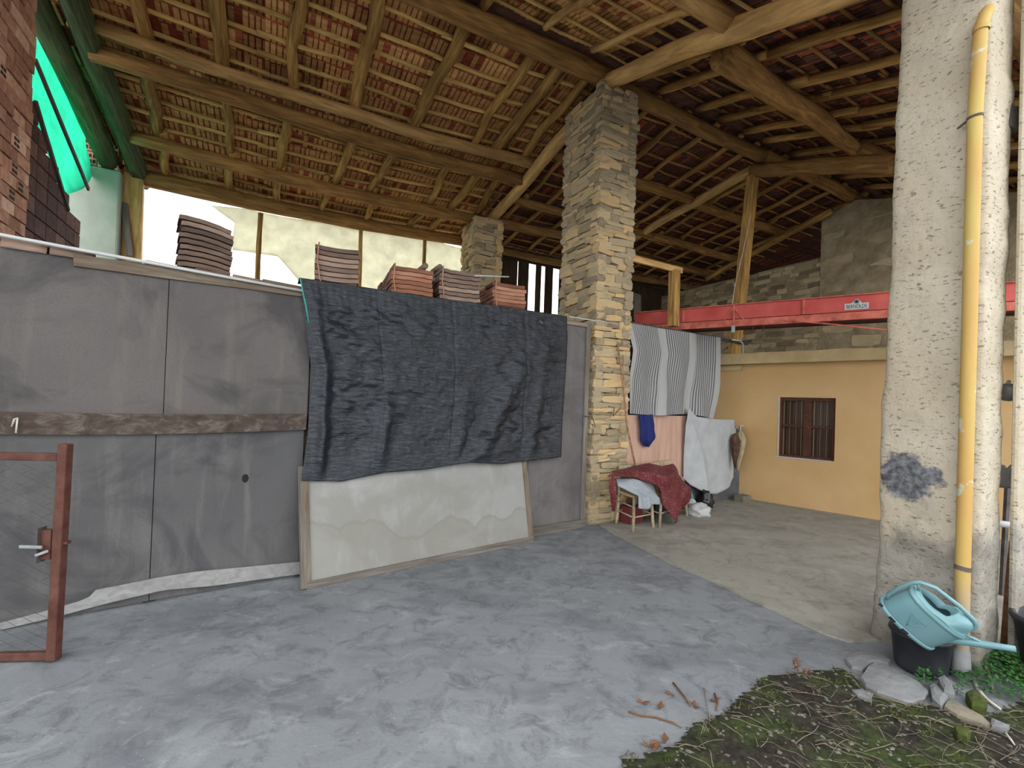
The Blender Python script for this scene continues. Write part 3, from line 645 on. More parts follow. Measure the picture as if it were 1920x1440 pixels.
# loft posts up to the back eave, translucent sheeting hung along it
EP = Plane(RP(0, 5.12, z=0), pv)
def post_px(name, x, y0, y1, r, label, mat='wood_rafter'):
    B = EP.px(x, y1); A = EP.px(x+6, y0); B.z = 2.4; B.x, B.y = A.x, A.y
    o = log(name, B, A, r, r*0.9, M[mat], bend=0.02); return tag(o, label, 'post')
post_px('wooden_post', 483, 400, 500, 0.05, 'slim wooden prop standing between the mossy tile stack and the tall tile stack')
post_px('wooden_post', 671, 425, 470, 0.045, 'slim wooden prop rising at the right corner of the tall stack of tiles')
post_px('wooden_post', 791, 437, 500, 0.045, 'slim wooden prop behind the reddish tile stack under the eave')
SHE = EP.shift(-0.12)
tag(sheet('tarpaulin_sheet', [[(395, 385), (520, 402), (640, 425), (760, 440), (880, 468)], [(440, 420), (545, 440), (640, 470), (760, 490), (890, 500)], [(435, 470), (520, 478), (570, 540), (640, 560), (760, 570), (900, 580)]], SHE, 40, 14, M['sheeting_cream'],
    lambda u, v, P: 0.06*math.sin(u*17+v*2)+0.05*nz(P, 2.2), thick=0.002), 'cream translucent sheeting hung along the bright back eave', 'sheeting')
# sloping tattered flap of the same sheeting by the far pillar and a piece seen past the tall pillar
tag(sheet('tarpaulin_sheet', [[(1185, 548), (1222, 560)], [(1185, 600), (1222, 606)]], BWP, 6, 6, M['sheeting_cream'], lambda u, v, P: 0.03*math.sin(u*6), thick=0.002), 'small yellowish sheeting scrap seen between the tall pillar and the upright post', 'sheeting')
# ---------------------------------------------------------------- yellow house
YP = Plane(G(1390, 935), G(1636, 975)-G(1390, 935))
wa0, wa1, wz0, wz1 = 0.575, 1.378, 0.83, 1.84
xs = [-2.2, wa0, wa1, 2.6, 5.5]; zs = [0, wz0, wz1, 2.42]
yw = MB(); vs = [YP.at(a, z) for z in zs for a in xs]; nx = len(xs)
fs = [(j*nx+i, j*nx+i+1, (j+1)*nx+i+1, (j+1)*nx+i) for j in range(3) for i in range(4) if (i, j) != (1, 1)]; yw.add(vs, fs)
rv = [YP.at(a, z, o) for o in (0, -0.16) for a, z in ((wa0, wz0), (wa1, wz0), (wa1, wz1), (wa0, wz1))]
yw.add(rv, [(0, 1, 5, 4), (1, 2, 6, 5), (2, 3, 7, 6), (3, 0, 4, 7)])
tag(yw.build('wall_front', M['plaster_yellow'], normals=False), kind='structure')
yb = MB(); yb.prism([YP.at(-2.2, 0, -0.2), YP.at(5.5, 0, -0.2), YP.at(5.5, 0, -0.5), YP.at(-2.2, 0, -0.5)], Vector((0, 0, 2.4)))
tag(yb.build('wall_inner', M['mortar_wall']), kind='structure')
sl = MB(); n_ = 30; top = [YP.at(lerp(-2.2, 5.5, i/n_), 2.60+0.02*nz(Vector((i*.9, 0, 0)), 1.3), 0.22+0.015*nz(Vector((i, 3, 0)), 1.1)) for i in range(n_+1)]
bot = [YP.at(lerp(-2.2, 5.5, i/n_), 2.415, 0.22+0.01*nz(Vector((i, 7, 0)), 1.0)) for i in range(n_+1)]
bk = [YP.at(lerp(-2.2, 5.5, i/n_), 2.60, -3.2) for i in range(n_+1)]; ub = [YP.at(lerp(-2.2, 5.5, i/n_), 2.415, -0.02) for i in range(n_+1)]
sl.grid([bk, top, bot, ub]); tag(sl.build('trim_1', M['plaster_yellow_edge'], normals=False), kind='structure')
lb = MB(); lb.obox(YP.at(-0.6, 2.36, 0.02), YP.d*0.55, YP.n*0.025, ZV*0.045); tag(lb.build('trim_2', M['plaster_yellow_edge']), kind='structure')
# window
win = empty('window_1', YP.at((wa0+wa1)/2, wz0, -0.08), kind='structure')
def wbar(nm, a0, a1, z0, z1, off=-0.07, d=0.05, mat='wood_window', parent=win):
    return MB().obox(YP.at((a0+a1)/2, (z0+z1)/2, off), YP.d*((a1-a0)/2), YP.n*(d/2), ZV*((z1-z0)/2)).build(nm, M[mat], parent, bevel=0.004)
wbar('frame', wa0, wa1, wz1-0.055, wz1); wbar('frame', wa0, wa1, wz0, wz0+0.035); wbar('frame', wa0, wa0+0.03, wz0+.035, wz1-.055); wbar('frame', wa1-0.04, wa1, wz0+.035, wz1-.055)
am = (wa0+wa1)/2+0.01; wbar('mullion', am-0.055, am+0.055, wz0+.035, wz1-.055, -0.065, 0.06)
zm = 1.36
wbar('glazing_bar', wa0+0.03, am-0.055, zm-0.02, zm+0.02); wbar('glazing_bar', am+0.055, wa1-0.04, zm-0.02, zm+0.02)
for a0, a1 in ((wa0+0.03, am-0.055), (am+0.055, wa1-0.04)):
    for z0, z1 in ((wz0+.035, zm-.02), (zm+.02, wz1-.055)): wbar('pane', a0, a1, z0, z1, -0.085, 0.004, 'pane_glass')
def add_uv(o, nu, nv):
    me = o.data; uv = me.uv_layers.new(name='uv')
    for l in me.loops:
        i = l.vertex_index; uv.data[l.index].uv = ((i % (nu+1))/nu, (i//(nu+1))/nv)
rows = [[YP.at(lerp(wa0, wa1, i/60), lerp(wz1, wz0, j/4), -0.115+0.012*math.sin(i*1.15)) for i in range(61)] for j in range(5)]
cu_ = MB().grid(rows).build('curtain', M['cloth_curtain'], win, smooth=True, normals=False); add_uv(cu_, 60, 4)
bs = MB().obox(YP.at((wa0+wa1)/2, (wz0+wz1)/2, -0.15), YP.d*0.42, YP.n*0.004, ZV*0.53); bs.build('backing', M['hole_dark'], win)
wbar('sill_trim', wa0-0.03, wa1-0.05, wz0-0.022, wz0, 0.0, 0.02, 'cloth_white'); wbar('jamb_trim', wa0-0.02, wa0, wz0, wz1, 0.0, 0.012, 'cloth_white')
# ---------------------------------------------------------------- left gable: hollow-brick pier, plaster pier
def brick_wall(root, t0, t1, z0, z1, s, mat, cap=300, bl=0.27, bh=0.125):
    """courses of hollow bricks on the gable plane; the laid-on-end ones show their holes"""
    z = z0; k = 0
    while z < z1:
        t = t0 - (bl/2 if k % 2 else 0)
        while t < t1-0.02:
            a, b = max(t, t0), min(t+bl, t1)
            if b-a > 0.05:
                o = rnd.uniform(-.012, .012); m = MB(); P = RP(s+o, (a+b)/2, z=z+bh/2)
                m.obox(P, pv*0.06, qv*((b-a)/2-0.006), ZV*(bh/2-0.006)); m.mi = 1
                holed = rnd.random() < 0.22
                for ii in range(2):
                    for jj in range(2):
                        if holed:
                            m.obox(P + pv*0.06 + qv*((ii-0.5)*(b-a)*0.2-0.06) + ZV*((jj-0.5)*0.05), pv*0.002, qv*0.022, ZV*0.015)
                m.build('brick', [M[mat], M['hole_dark']], root, normals=False)
            t += bl
        z += bh; k += 1
te = (gable.px(56, 250)-R0).dot(qv)
wl = MB(); wl.prism([RP(-6.45, te-0.03, z=0), RP(-6.22, te-0.03, z=0), RP(-6.22, -1.0, z=0), RP(-6.45, -1.0, z=0)], Vector((0, 0, 6.0)))
wall_left = tag(wl.build('wall_left', M['mortar']), kind='structure')
brick_wall(wall_left, te-2.0, te, 2.3, 5.9, -6.2, 'brick_hollow')
# rear corner pier with plaster below and two courses of hollow brick on top
zpt = None
PP = Plane(RP(-6.1, 4.75, z=0), pv)
ztop = PP.px(190, 262).z; zpl = PP.px(185, 312).z; sL = (PP.px(140, 400)-R0).dot(pv); sR = (PP.px(223, 400)-R0).dot(pv)
pier = empty('wall_corner', RP((sL+sR)/2, 4.9, z=0), kind='structure')
m = MB().prism([RP(sL-0.4, 4.75, z=2.0), RP(sR, 4.75, z=2.0), RP(sR, 5.1, z=2.0), RP(sL-0.4, 5.1, z=2.0)], Vector((0, 0, zpl-2.0))); m.build('plastered_face', M['plaster_green'], pier, bevel=0.03)
hh = (ztop-zpl)/2
for c in range(2):
    a = sL-0.3
    while a < sR-0.05:
        b = min(a+0.27, sR); mb_ = MB(); P = RP((a+b)/2, 4.9, z=zpl+hh*(c+.5))
        mb_.obox(P, pv*((b-a)/2-.006), qv*0.14, ZV*(hh/2-.006)); mb_.mi = 1
        for ii in range(5):
            for jj in range(2): mb_.obox(P - qv*0.14 + pv*((ii-2)*(b-a)*0.18) + ZV*((jj-.5)*hh*0.4), pv*0.016, qv*0.002, ZV*hh*0.12)
        mb_.build('brick', [M['brick_hollow'], M['hole_dark']], pier, normals=False); a += 0.27
# stepped hollow-brick infill below the net, silhouette shade put into its dark clay
db = empty('wall_infill', RP(-6.5, te+0.5, z=0), kind='structure')
IP = Plane(RP(-6.35, 0, z=0), qv)
tl = [(IP.px(x, y)-R0) for x, y in ((62, 205), (92, 300), (128, 392), (150, 440))]
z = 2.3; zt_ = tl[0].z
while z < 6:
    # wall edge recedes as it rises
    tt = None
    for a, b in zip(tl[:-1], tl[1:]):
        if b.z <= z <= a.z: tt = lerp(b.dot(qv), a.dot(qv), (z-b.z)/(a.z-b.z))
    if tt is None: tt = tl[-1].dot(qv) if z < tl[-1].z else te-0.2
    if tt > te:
        x = te-0.1
        while x < tt-0.03:
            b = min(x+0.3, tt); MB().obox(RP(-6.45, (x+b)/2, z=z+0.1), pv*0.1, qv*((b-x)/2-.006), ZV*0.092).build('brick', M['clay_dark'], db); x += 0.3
    z += 0.2
# green shade net across the gable opening, with its slanting lath
NP = Plane(RP(-6.6, 0, z=0), qv)
tag(sheet('shade_net', [[(30, -60), (130, -60)], [(40, 0), (138, 0)], [(50, 100), (160, 110)], [(60, 200), (165, 250)], [(75, 280), (176, 325)], [(118, 378), (150, 352)]], NP, 10, 24, M['net_green'], lambda u, v, P: 0.05*math.sin(u*5+v*9)+0.03*nz(P, 2), thick=0.002),
    'bright green shade netting hung in the gable opening beside the brick wall', 'netting')
tag(plank('lath', gable.px(66, 112), gable.px(166, 355), 0.025, 0.05, M['wood_grey']), 'grey slanting lath crossing in front of the green netting', 'lath')
tag(plank('lath', gable.px(66, 190, 0.03), gable.px(128, 395, 0.03), 0.03, 0.045, M['wood_dark']), 'dark slanting lath along the stepped edge of the shadowed bricks', 'lath')
# timber post by the plaster pier
PQ = Plane(RP(-6.0, 5.0, z=0), pv)
A, B = PQ.px(252, 325), PQ.px(250, 478)
tag(plank('wooden_post', Vector((B.x, B.y, 2.4)), Vector((A.x, A.y, A.z+0.25)), 0.12, 0.26, M['wood_log_pale'], up=pv), 'broad split timber post beside the greenish plastered corner', 'post')
tag(plank('board', PQ.px(233, 380, 0.1), PQ.px(243, 480, 0.1), 0.03, 0.09, M['wood_grey'], up=pv), 'loose narrow grey board leaning on the split timber post', 'board')

# ================================================================ BOARD PARTITION
part = empty('board_partition', pA.at(2.5, 0), 'long partition of weathered grey boards with a timber rail, left of the tall pillar', 'partition')
def panel(nm, a0, a1, z0, z1, mat, parent, off=0.0, th=0.014, tilt=0.0):
    m = MB(); g = 0.0025; nu = 12
    rows = []
    for z in (z0, lerp(z0, z1, .35), lerp(z0, z1, .7), z1):
        rows.append([pA.at(lerp(a0+g, a1-g, i/nu), z, off+0.008*nz(Vector((lerp(a0, a1, i/nu), z, tilt*9)), 1.7)) for i in range(nu+1)])
    return m.grid(rows).build(nm, M[mat], parent, solid=th, normals=False)
panel('panel', -2.2, -0.12, 1.40, 2.47, 'board_grey', part, -0.012); panel('panel', -0.115, 0.803, 1.40, 2.485, 'board_grey', part, 0.0); panel('panel', 0.803, 1.82, 1.40, 2.485, 'board_grey', part, 0.006)
panel('panel', -2.2, -0.35, 0.02, 1.31, 'board_grey_low', part, -0.012); panel('panel', -0.35, 0.765, 0.02, 1.31, 'board_grey_low', part, 0.004); panel('panel', 0.765, 1.80, 0.02, 1.31, 'board_grey_low', part, 0.0)
panel('panel', 1.83, 3.1, 0.02, 2.55, 'board_mauve', part, -0.005); panel('panel', 3.1, 4.3, 0.02, 2.6, 'board_mauve', part, 0.0); panel('panel', 4.3, 5.24, 0.06, 2.62, 'board_mauve', part, 0.004)
for a_, z0_, z1_ in ((-0.117, 0, 2.46), (0.803, 1.32, 2.46), (0.765, 0, 1.32), (-0.35, 0, 1.32), (1.815, 0, 2.5), (3.1, 0, 2.5), (4.3, 0, 2.5)): MB().obox(pA.at(a_, (z0_+z1_)/2, -0.05), pA.d*0.04, pA.n*0.025, ZV*((z1_-z0_)/2)).build('seam_backing', M['wood_dark'], part)  # added dark strips behind the panel seams, so the joints read dark
MB().obox(pA.at(1.5, 1.36, -0.05), pA.d*3.7, pA.n*0.025, ZV*0.07).build('rail_backing', M['wood_dark'], part)
# bowed middle rail
m = MB(); rows = []
for i in range(25):
    a = lerp(-2.2, 1.805, i/24); sag = 0.028*math.sin(math.pi*max(0, min(1, (a+0.6)/2.4)))
    z0, z1 = 1.295-sag, 1.432-sag*0.6
    rows.append([pA.at(a, z0, 0.012), pA.at(a, z0, 0.05), pA.at(a, z1-0.012, 0.062), pA.at(a, z1, 0.05), pA.at(a, z1, 0.012)])
m.grid([[r[j] for r in rows] for j in range(5)]).build('rail', M['wood_rail'], part, normals=False)
tag(MB().tube([pA.px(22, 800, .07), pA.px(27, 786, .085), pA.px(33, 783, .08), pA.px(30, 812, .075)], 0.006, 5).build('string_loop', M['cord_pale'], part, smooth=True))
plank('top_board', pA.px(138, 487, 0.02), pA.px(572, 548, 0.02), 0.022, 0.085, M['wood_board'], part)
# curving white skirting strip along the foot
m = MB(); lowz = [(0, 1181), (110, 1155), (200, 1131), (307, 1106), (400, 1098), (480, 1087), (563, 1076)]; upz = [(0, 1168), (110, 1139), (165, 1122), (175, 1107), (311, 1080), (373, 1071), (470, 1062), (563, 1053)]
def q_(pl, u): x, y = polyline_at(pl, u); return pA.px(x, y, 0.03)
ts = [i/30 for i in range(31)]
lo = [q_(lowz, u) for u in ts]; hi = [q_(upz, u) for u in ts]
for p in lo: p.z = max(p.z, 0.004)
ext0, ext1 = pA.at(-2.2, 0.004, 0.03), pA.at(-2.2, 0.05, 0.03)
m.grid([[ext1]+hi, [ext0]+lo]).build('skirting_strip', M['wood_pale'], part, solid=0.012, normals=False)
plank('stile', pA.at(5.21, 0.08, 0.025), pA.at(5.21, 2.66, 0.025), 0.07, 0.025, M['wood_grey'], part, up=pA.n)
plank('head_rail', pA.at(4.3, 2.63, 0.025), pA.at(5.24, 2.63, 0.025), 0.022, 0.055, M['wood_board'], part)
plank('foot_rail', pA.at(4.28, 0.055, 0.03), pA.at(5.26, 0.055, 0.03), 0.03, 0.11, M['wood_grey'], part)
tag(MB().tube([pA.at(5.15, 1.45, 0.05), pA.at(5.3, 1.44, 0.06), pA.at(5.36, 1.3, 0.06)], 0.006, 5).build('wire_hook', M['metal_dark'], part))
# knot hole in the lower panel
MB().lathe([(0.0, 0), (0.028, 0), (0.03, -0.004)], 9, Matrix.Translation(pA.px(460, 897, 0.012)) @ pA.n.to_track_quat('Z', 'Y').to_matrix().to_4x4(), 0.8, 1.2).build('knot_hole', M['hole_dark'], part, normals=False)
tag(MB().tube([pA.px(-420, 362, 0.05)] + [pA.px(x, y, 0.05) for x, y in ((0, 440), (120, 463), (240, 485), (400, 515), (566, 545))], 0.0125, 8).build('conduit_pipe', M['pvc_white'], smooth=True), 'thin white conduit running along the top edge of the board partition', 'pipe')
tag(MB().tube([pA.at(4.85, 2.70, 0.04), pA.at(5.75, 2.70, 0.09)], 0.008, 6).build('conduit_pipe', M['pvc_white'], smooth=True), 'short thin pale rod crossing the tall pillar above the right board', 'pipe')
# half-round tiles resting on the top edge
def half_tile(nm, A, B, r, mat, label, group):
    L = (B-A).length; m = MB(); rows = []
    for u in (0, .33, .66, 1):
        rr = r*lerp(1.0, 0.85, u); rows.append([Vector((u*L, rr*math.cos(a), rr*math.sin(a))) for a in [math.pi*i/10 for i in range(11)]])
    o = m.grid(rows).build(nm, M[mat], smooth=True, M=frame_x(A, B), solid=0.016, normals=False); return tag(o, label, 'tile', group)
for k, (x0, x1) in enumerate(((8, 92), (98, 178), (272, 358), (366, 430), (436, 490), (492, 566))):
    y0 = 440+(x0-0)*0.1858; y1 = 440+x1*0.1858
    lab = 'half-round clay tile on the partition top ' + ('right under the brick wall', 'below the shadowed stepped bricks', 'below the split timber post', 'under the mossy backlit stack', 'left of the slim wooden prop', 'next to the tarpaulin corner')[k]
    A, B = pA.px(x0, y0+9, -0.05), pA.px(x1, y1+9, -0.05)
    half_tile('ridge_tile', Vector((A.x, A.y, 2.485)), Vector((B.x, B.y, 2.485)), 0.075, 'clay_stack', lab, 'capping tiles by the brick wall' if k < 2 else 'capping tiles behind the conduit')
plank('edge_board', pA.at(-0.6, 2.46, -0.06), pA.at(5.2, 2.5, -0.06), 0.09, 0.05, M['wood_dark'], part)

# ---------------------------------------------------------------- black tarpaulin
trows = [[(563, 521), (700, 541), (800, 556), (930, 573), (1063, 593)], [(572, 600), (700, 608), (930, 626), (1064, 645)], [(585, 700), (800, 705), (1060, 715)], [(577, 810, .02), (800, 800, .02), (1055, 785, .02)],
         [(565, 901, .06), (640, 903, .06), (720, 886, .06), (800, 880, .06), (880, 867, .06), (940, 870, .06), (1052, 857, .04)]]
def tdisp(u, v, P):
    g = lambda c, w: math.exp(-((u-c)/w)**2)
    f = 0.05*g(0.035+0.03*v, 0.022)*(0.4+v) - 0.04*g(0.10, 0.03)*v
    f += 0.07*g(0.24+0.10*(v-.3), 0.028)*max(0, v-0.3) + 0.10*g(0.33-0.10*(v-0.3), 0.035)*max(0, v-0.25) - 0.07*g(0.285-0.02*v, 0.02)*max(0, v-.3)
    f += 0.07*g(0.62-0.06*(v-.6), 0.03)*max(0, v-.4) - 0.05*g(0.68, 0.03)*max(0, v-.3)
    f += 0.11*g(0.84-0.28*(v-.35), 0.035)*max(0, v-0.12) - 0.07*g(0.76-0.25*(v-.4), 0.03)*max(0, v-.2) + 0.05*g(0.93-.05*v, 0.02)*v
    f += 0.02*math.sin(17*u+1.5*v)*v
    for s_ in (0.285, 0.57, 0.845): f -= 0.012*math.exp(-((u-s_)/0.003)**2)
    h = pA.a(P); mk = 0.35+0.9*max(0, 0.5+nz(Vector((h*1.6, 9, P.z*1.6)), 1.0, 6))
    f += mk*(0.030*nz(Vector((h*3.0, 0, P.z*6.5)), 1.0) + 0.026*nz(Vector((h*6+P.z*2, 3, P.z*9)), 1.0) + 0.016*nz(Vector((h*10-P.z*5, 3, P.z*17)), 1.0, 4)) + 0.006*nz(Vector((h*24, 7, P.z*34)), 1.0, 2)
    f += 0.006*math.sin(u*230)*math.exp(-(v/0.12)**2)
    return max(-0.035, f)*min(1, 0.15+v*5)*min(1, 0.12+(1-v)*7)*min(1, .2+u*16)*min(1, .2+(1-u)*14)
nu, nv = 230, 150; R = sheet_rows(trows, pA, nu, nv, tdisp, 0.055)
back = [p - pA.n*0.12 + Vector((0, 0, -0.03)) for p in R[0]]
top = [p - pA.n*0.05 + Vector((0, 0, 0.012)) for p in R[0]]
m = MB().grid([back, top] + R); hu, hv = 0.905, 0.075
keep = []
for f in m.f:
    c = f[0]; j, i = divmod(c, nu+1); u, v = i/nu, (j-2)/nv
    if ((u-hu)/0.012)**2 + ((v-hv+(u-hu)*-1.2)/0.024)**2 < 1+0.5*nz(Vector((u*80, v*80, 0))): continue
    keep.append(f)
m.f = keep; m.m = [0]*len(keep)
tag(m.build('tarpaulin', M['tarp_black'], smooth=True, solid=0.002, normals=False), 'large black woven plastic tarpaulin hanging creased over the board partition', 'tarpaulin')
tag(MB().tube([pA.px(x, y, 0.12) for x, y in ((563, 522), (568, 548), (574, 575), (579, 606))], 0.006, 6).build('cord', M['cord_green'], smooth=True), 'short green cord down the upper left edge of the black tarpaulin', 'cord')

# ---------------------------------------------------------------- pale board leaning below the tarpaulin
PL0, PL1 = G(570, 1105), G(998, 1015); pL = Plane(PL0, PL1-PL0); LL = pL.a(PL1)
lean0 = (PL0-pA.P).dot(pA.n)-0.03; lean1 = (PL1-pA.P).dot(pA.n)-0.03; HL = 0.97
lb = empty('leaning_board', pL.at(LL/2, 0), 'pale stained board framed with battens, leaning against the partition under the tarpaulin', 'board')
def LP(a, z, off=0.0):
    k = lerp(lean0, lean1, a/LL)*z/HL; return pL.at(a, z, off) - pA.n*k
rows = [[LP(lerp(0.02, LL-0.03, i/20), z, 0.006*math.sin(i*.4)) for i in range(21)] for z in (0.02, 0.4, 0.8, HL)]
MB().grid(rows).build('face_board', M['board_pale'], lb, solid=0.014, normals=False)
plank('batten', LP(0.0, 0.003, 0.0)+ZV*0.0, LP(0.0, HL, 0), 0.05, 0.055, M['wood_grey'], lb, up=pL.n)
plank('batten', LP(0.03, 0.04, 0.02), LP(0.03, HL, 0.02), 0.04, 0.016, M['wood_board'], lb, up=pL.n)
plank('batten', LP(LL-0.03, 0.02, 0.02), LP(LL-0.06, HL, 0.02), 0.06, 0.02, M['wood_board'], lb, up=pL.n)
plank('batten', LP(0.02, 0.03, 0.02), LP(LL-0.0, 0.03, 0.02), 0.022, 0.06, M['wood_grey'], lb)
for k in range(9):
    a = 0.15+k*0.27; MB().lathe([(0.0, 0.002), (0.006, 0.0)], 6, Matrix.Translation(LP(a, 0.05, 0.035)) @ pL.n.to_track_quat('Z', 'Y').to_matrix().to_4x4()).build('nail', M['metal_dark'], lb, normals=False)

# ================================================================ STACKED ROOF TILES
def stack_tile_mesh(w, d, curve):
    m = MB(); n = 8; prof = lambda x: curve*((2*x/w)**2-0.5)
    top = [(x, prof(x)+0.017+0.004*math.sin(x*60)) for x in [lerp(-w/2, w/2, i/n) for i in range(n+1)]]; bot = [(x, z-0.041) for x, z in top]
    ring = top + bot[::-1]; k = len(ring); vs = [(x, -d/2, z) for x, z in ring] + [(x, d/2, z) for x, z in ring]
    fs = [(i, (i+1) % k, k+(i+1) % k, k+i) for i in range(k)] + [tuple(range(k)), tuple(range(k, 2*k))[::-1]]
    return m.add(vs, fs)
def tile_stack(x0, x1, ytop, b, ang, pitch, deep, mat, label, group, curve, tiltz=0.0, taper=0.0):
    pb = pA.shift(-b); A = pb.px(x0, ytop); th = math.radians(ang); fx = Vector((math.sin(th), math.cos(th), 0)); fy = Vector((-fx.y, fx.x, 0))
    if fy.y < 0: fy = -fy
    B = Plane(A, fx).px(x1, ytop); w = (Vector((B.x, B.y, 0))-Vector((A.x, A.y, 0))).length
    C = (A+B)/2; C.z = 0; ztop = A.z; n = int((ztop-2.40)/pitch); z = ztop-0.02
    sm = stack_tile_mesh(w, 0.26, curve); me = sm.mesh('clay_tile', M[mat], False)
    bm = bmesh.new(); bm.from_mesh(me); bmesh.ops.recalc_face_normals(bm, faces=bm.faces); bm.to_mesh(me); bm.free()
    z0 = 2.40+0.0245+abs(curve)*0.5
    n = max(1, round((ztop-0.02-z0)/pitch)); pt = (ztop-0.02-z0)/n
    for i in range(n+1):
        zz = z0+i*pt
        for j in range(deep):
            P = C + fy*(0.13+0.265*j) + fx*(rnd.uniform(-.012, .012)+taper*(i/n)) + Vector((0, 0, zz)); r_ = Matrix.Rotation(rnd.uniform(-.025, .025), 4, 'Z')
            Mx = Matrix(((fx.x, fy.x, 0, P.x), (fx.y, fy.y, 0, P.y), (0, 0, 1, P.z), (0, 0, 0, 1))) @ r_ @ Matrix.Rotation(tiltz*i/n, 4, 'Y')
            tag(instance('clay_tile', me, Mx), label, 'tile', group)
    return A, fx, fy, w
tile_stack(338, 438, 404, 1.1, 52, 0.056, 2, 'clay_stack', 'mossy dark clay roof tile in the stack backlit by the bright opening', 'tiles of the backlit mossy stack', -0.02, 0.12)
S2 = tile_stack(592, 674, 458, 0.55, 68, 0.052, 3, 'clay_stack', 'grey-brown clay roof tile in the tallest stack beside the tarpaulin corner', 'tiles of the tallest stack', 0.012)
S3 = tile_stack(735, 812, 497, 0.45, 66, 0.05, 4, 'clay_stack_red', 'reddish clay roof tile in the stack behind the middle of the tarpaulin', 'tiles of the reddish stack', -0.008)
S4 = tile_stack(826, 902, 502, 0.42, 66, 0.05, 3, 'clay_stack', 'dark brown clay roof tile in the stack left of the far stone pillar', 'tiles of the dark brown stack', 0.008)
S5 = tile_stack(926, 986, 528, 0.36, 66, 0.048, 4, 'clay_stack_red', 'clay roof tile in the lowest stack in front of the far stone pillar', 'tiles of the lowest stack', 0.006)
for S, nm in ((S2, 'tallest'), (S3, 'reddish'), (S4, 'dark brown'), (S5, 'lowest')):
    A, fx, fy, w = S; pts = [A + fx*0.03 - fy*0.012 + Vector((0, 0, 0.02)), A + fx*0.02 - fy*0.02 + Vector((0, 0, -0.15)), A + fx*0.05 - fy*0.02 + Vector((0, 0, -0.34)), A + fx*0.12 - fy*0.015 + Vector((0, 0, -0.55))]
    tag(MB().tube([A + fx*0.02 + fy*0.25 + Vector((0, 0, 0.012))]+pts, 0.008, 5).build('tie_cord', M['cord_orange'], smooth=True), 'orange-brown cord tied round the %s stack of tiles' % nm, 'cord')
for (x, y, lab) in ((797, 499, 'small rolled clay tile end resting on the reddish stack'), (824, 501, 'small rolled clay tile end resting on the dark brown stack')):
    P = pA.shift(-0.5).px(x, y); tag(MB().tube([P-qv*0.02, P+qv*0.25], 0.033, 10).build('round_tile', M['clay_stack'], smooth=True), lab, 'tile')
tag(MB().tube([pA.shift(-0.33).px(890, 517), pA.shift(-0.33).px(954, 519)], 0.010, 6).build('pale_rod', M['pvc_white'], smooth=True), 'short pale rod lying above the lowest stack of tiles', 'rod')

# ================================================================ RUSTY GATE
pG = Plane(G(100, 1240), Vector((0.995, 0.10, 0)))
gate = empty('wire_gate', pG.at(-0.6, 0), 'rusty red steel gate frame with chain-link mesh standing at the partition', 'gate')
zt = pG.px(122, 832).z; zb = 0.05; zr = pG.px(60, 856).z; a_r = 0.0
m = MB(); m.bar(pG.at(0, 0.012), pG.at(0.012, zt), 0.052, 0.052, up=pG.n).build('gate_post', M['rust_paint'], gate, bevel=0.006)
for a in (-1.55,): MB().bar(pG.at(a, 0.012), pG.at(a, zt), 0.05, 0.05, up=pG.n).build('gate_post', M['rust_paint'], gate, bevel=0.006)
MB().bar(pG.at(-1.53, zr), pG.at(-0.02, zr), 0.035, 0.045).build('gate_rail', M['rust_paint'], gate, bevel=0.005)
MB().bar(pG.at(-1.53, zb-0.015), pG.at(-0.02, zb-0.015), 0.035, 0.045).build('gate_rail', M['rust_paint'], gate, bevel=0.005)
cl = MB(); cw_ = 0.062; ch = 0.031
for i in range(25):
    a = -0.03-cw_*i; pts = []; z = zb+0.01; k = 0
    while z < zr-0.02:
        pts.append(pG.at(a-(cw_*1.03 if (k+i) % 2 else 0), z, 0.004 if k % 2 else -0.002)); z += ch; k += 1
    cl.tube(pts, 0.0017, 3, cap=False)
cl.build('chain_link_mesh', M['metal_dark'], gate)
zl = pG.px(90, 1020).z
MB().obox(pG.at(-0.055, zl, 0), pG.d*0.028, pG.n*0.022, ZV*0.085).build('lock_box', M['rust_paint'], gate, bevel=0.004)
MB().obox(pG.at(-0.085, zl, 0.012), pG.d*0.003, pG.n*0.03, ZV*0.10).build('lock_plate', M['metal_dark'], gate)
lock = [o for o in gate.children if o.name.startswith('lock_box')][0]
MB().bar(pG.at(-0.05, zl-0.005, 0.045), pG.at(-0.165, zl, 0.05), 0.012, 0.018).build('lock_handle', M['metal_galv'], lock, bevel=0.003)
MB().bar(pG.at(-0.03, zl-0.03, 0.03), pG.at(-0.09, zl-0.055, 0.04), 0.01, 0.016).build('lock_handle', M['metal_galv'], lock, bevel=0.003)
MB().obox(pG.at(0.035, zl+0.01, 0), pG.d*0.02, pG.n*0.015, ZV*0.008).build('latch_bolt', M['rust_paint'], gate)

# ================================================================ RED STEEL BEAM
rb0 = atY(1655, 548, 6.0); rb1 = atY(1190, 588, 7.85); pR = Plane(rb0, rb1-rb0); zT = rb0.z
beam_r = empty('steel_beam', pR.at(0, zT-0.4), 'long red painted steel conveyor beam with a maker plate, hung below the far roof', 'beam')
a_l = pR.a(rb1); a_rr = -1.9 if a_l > 0 else 1.9
def rz(x, y): return pR.px(x, y).z
hweb = zT-rz(1640, 581); zl_ = zT-hweb; zl2 = rz(1640, 597.5)
def rbox(nm, a0, a1, z0, z1, o0, o1, mat): return MB().obox(pR.at((a0+a1)/2, (z0+z1)/2, (o0+o1)/2), pR.d*(abs(a1-a0)/2), pR.n*((o1-o0)/2), ZV*((z1-z0)/2)).build(nm, M[mat], beam_r, bevel=0.003)
rbox('web', a_rr, a_l, zl_, zT-0.015, -0.01, 0.0, 'steel_red'); rbox('top_flange', a_rr, a_l, zT-0.015, zT, -0.03, 0.03, 'steel_red_rust')
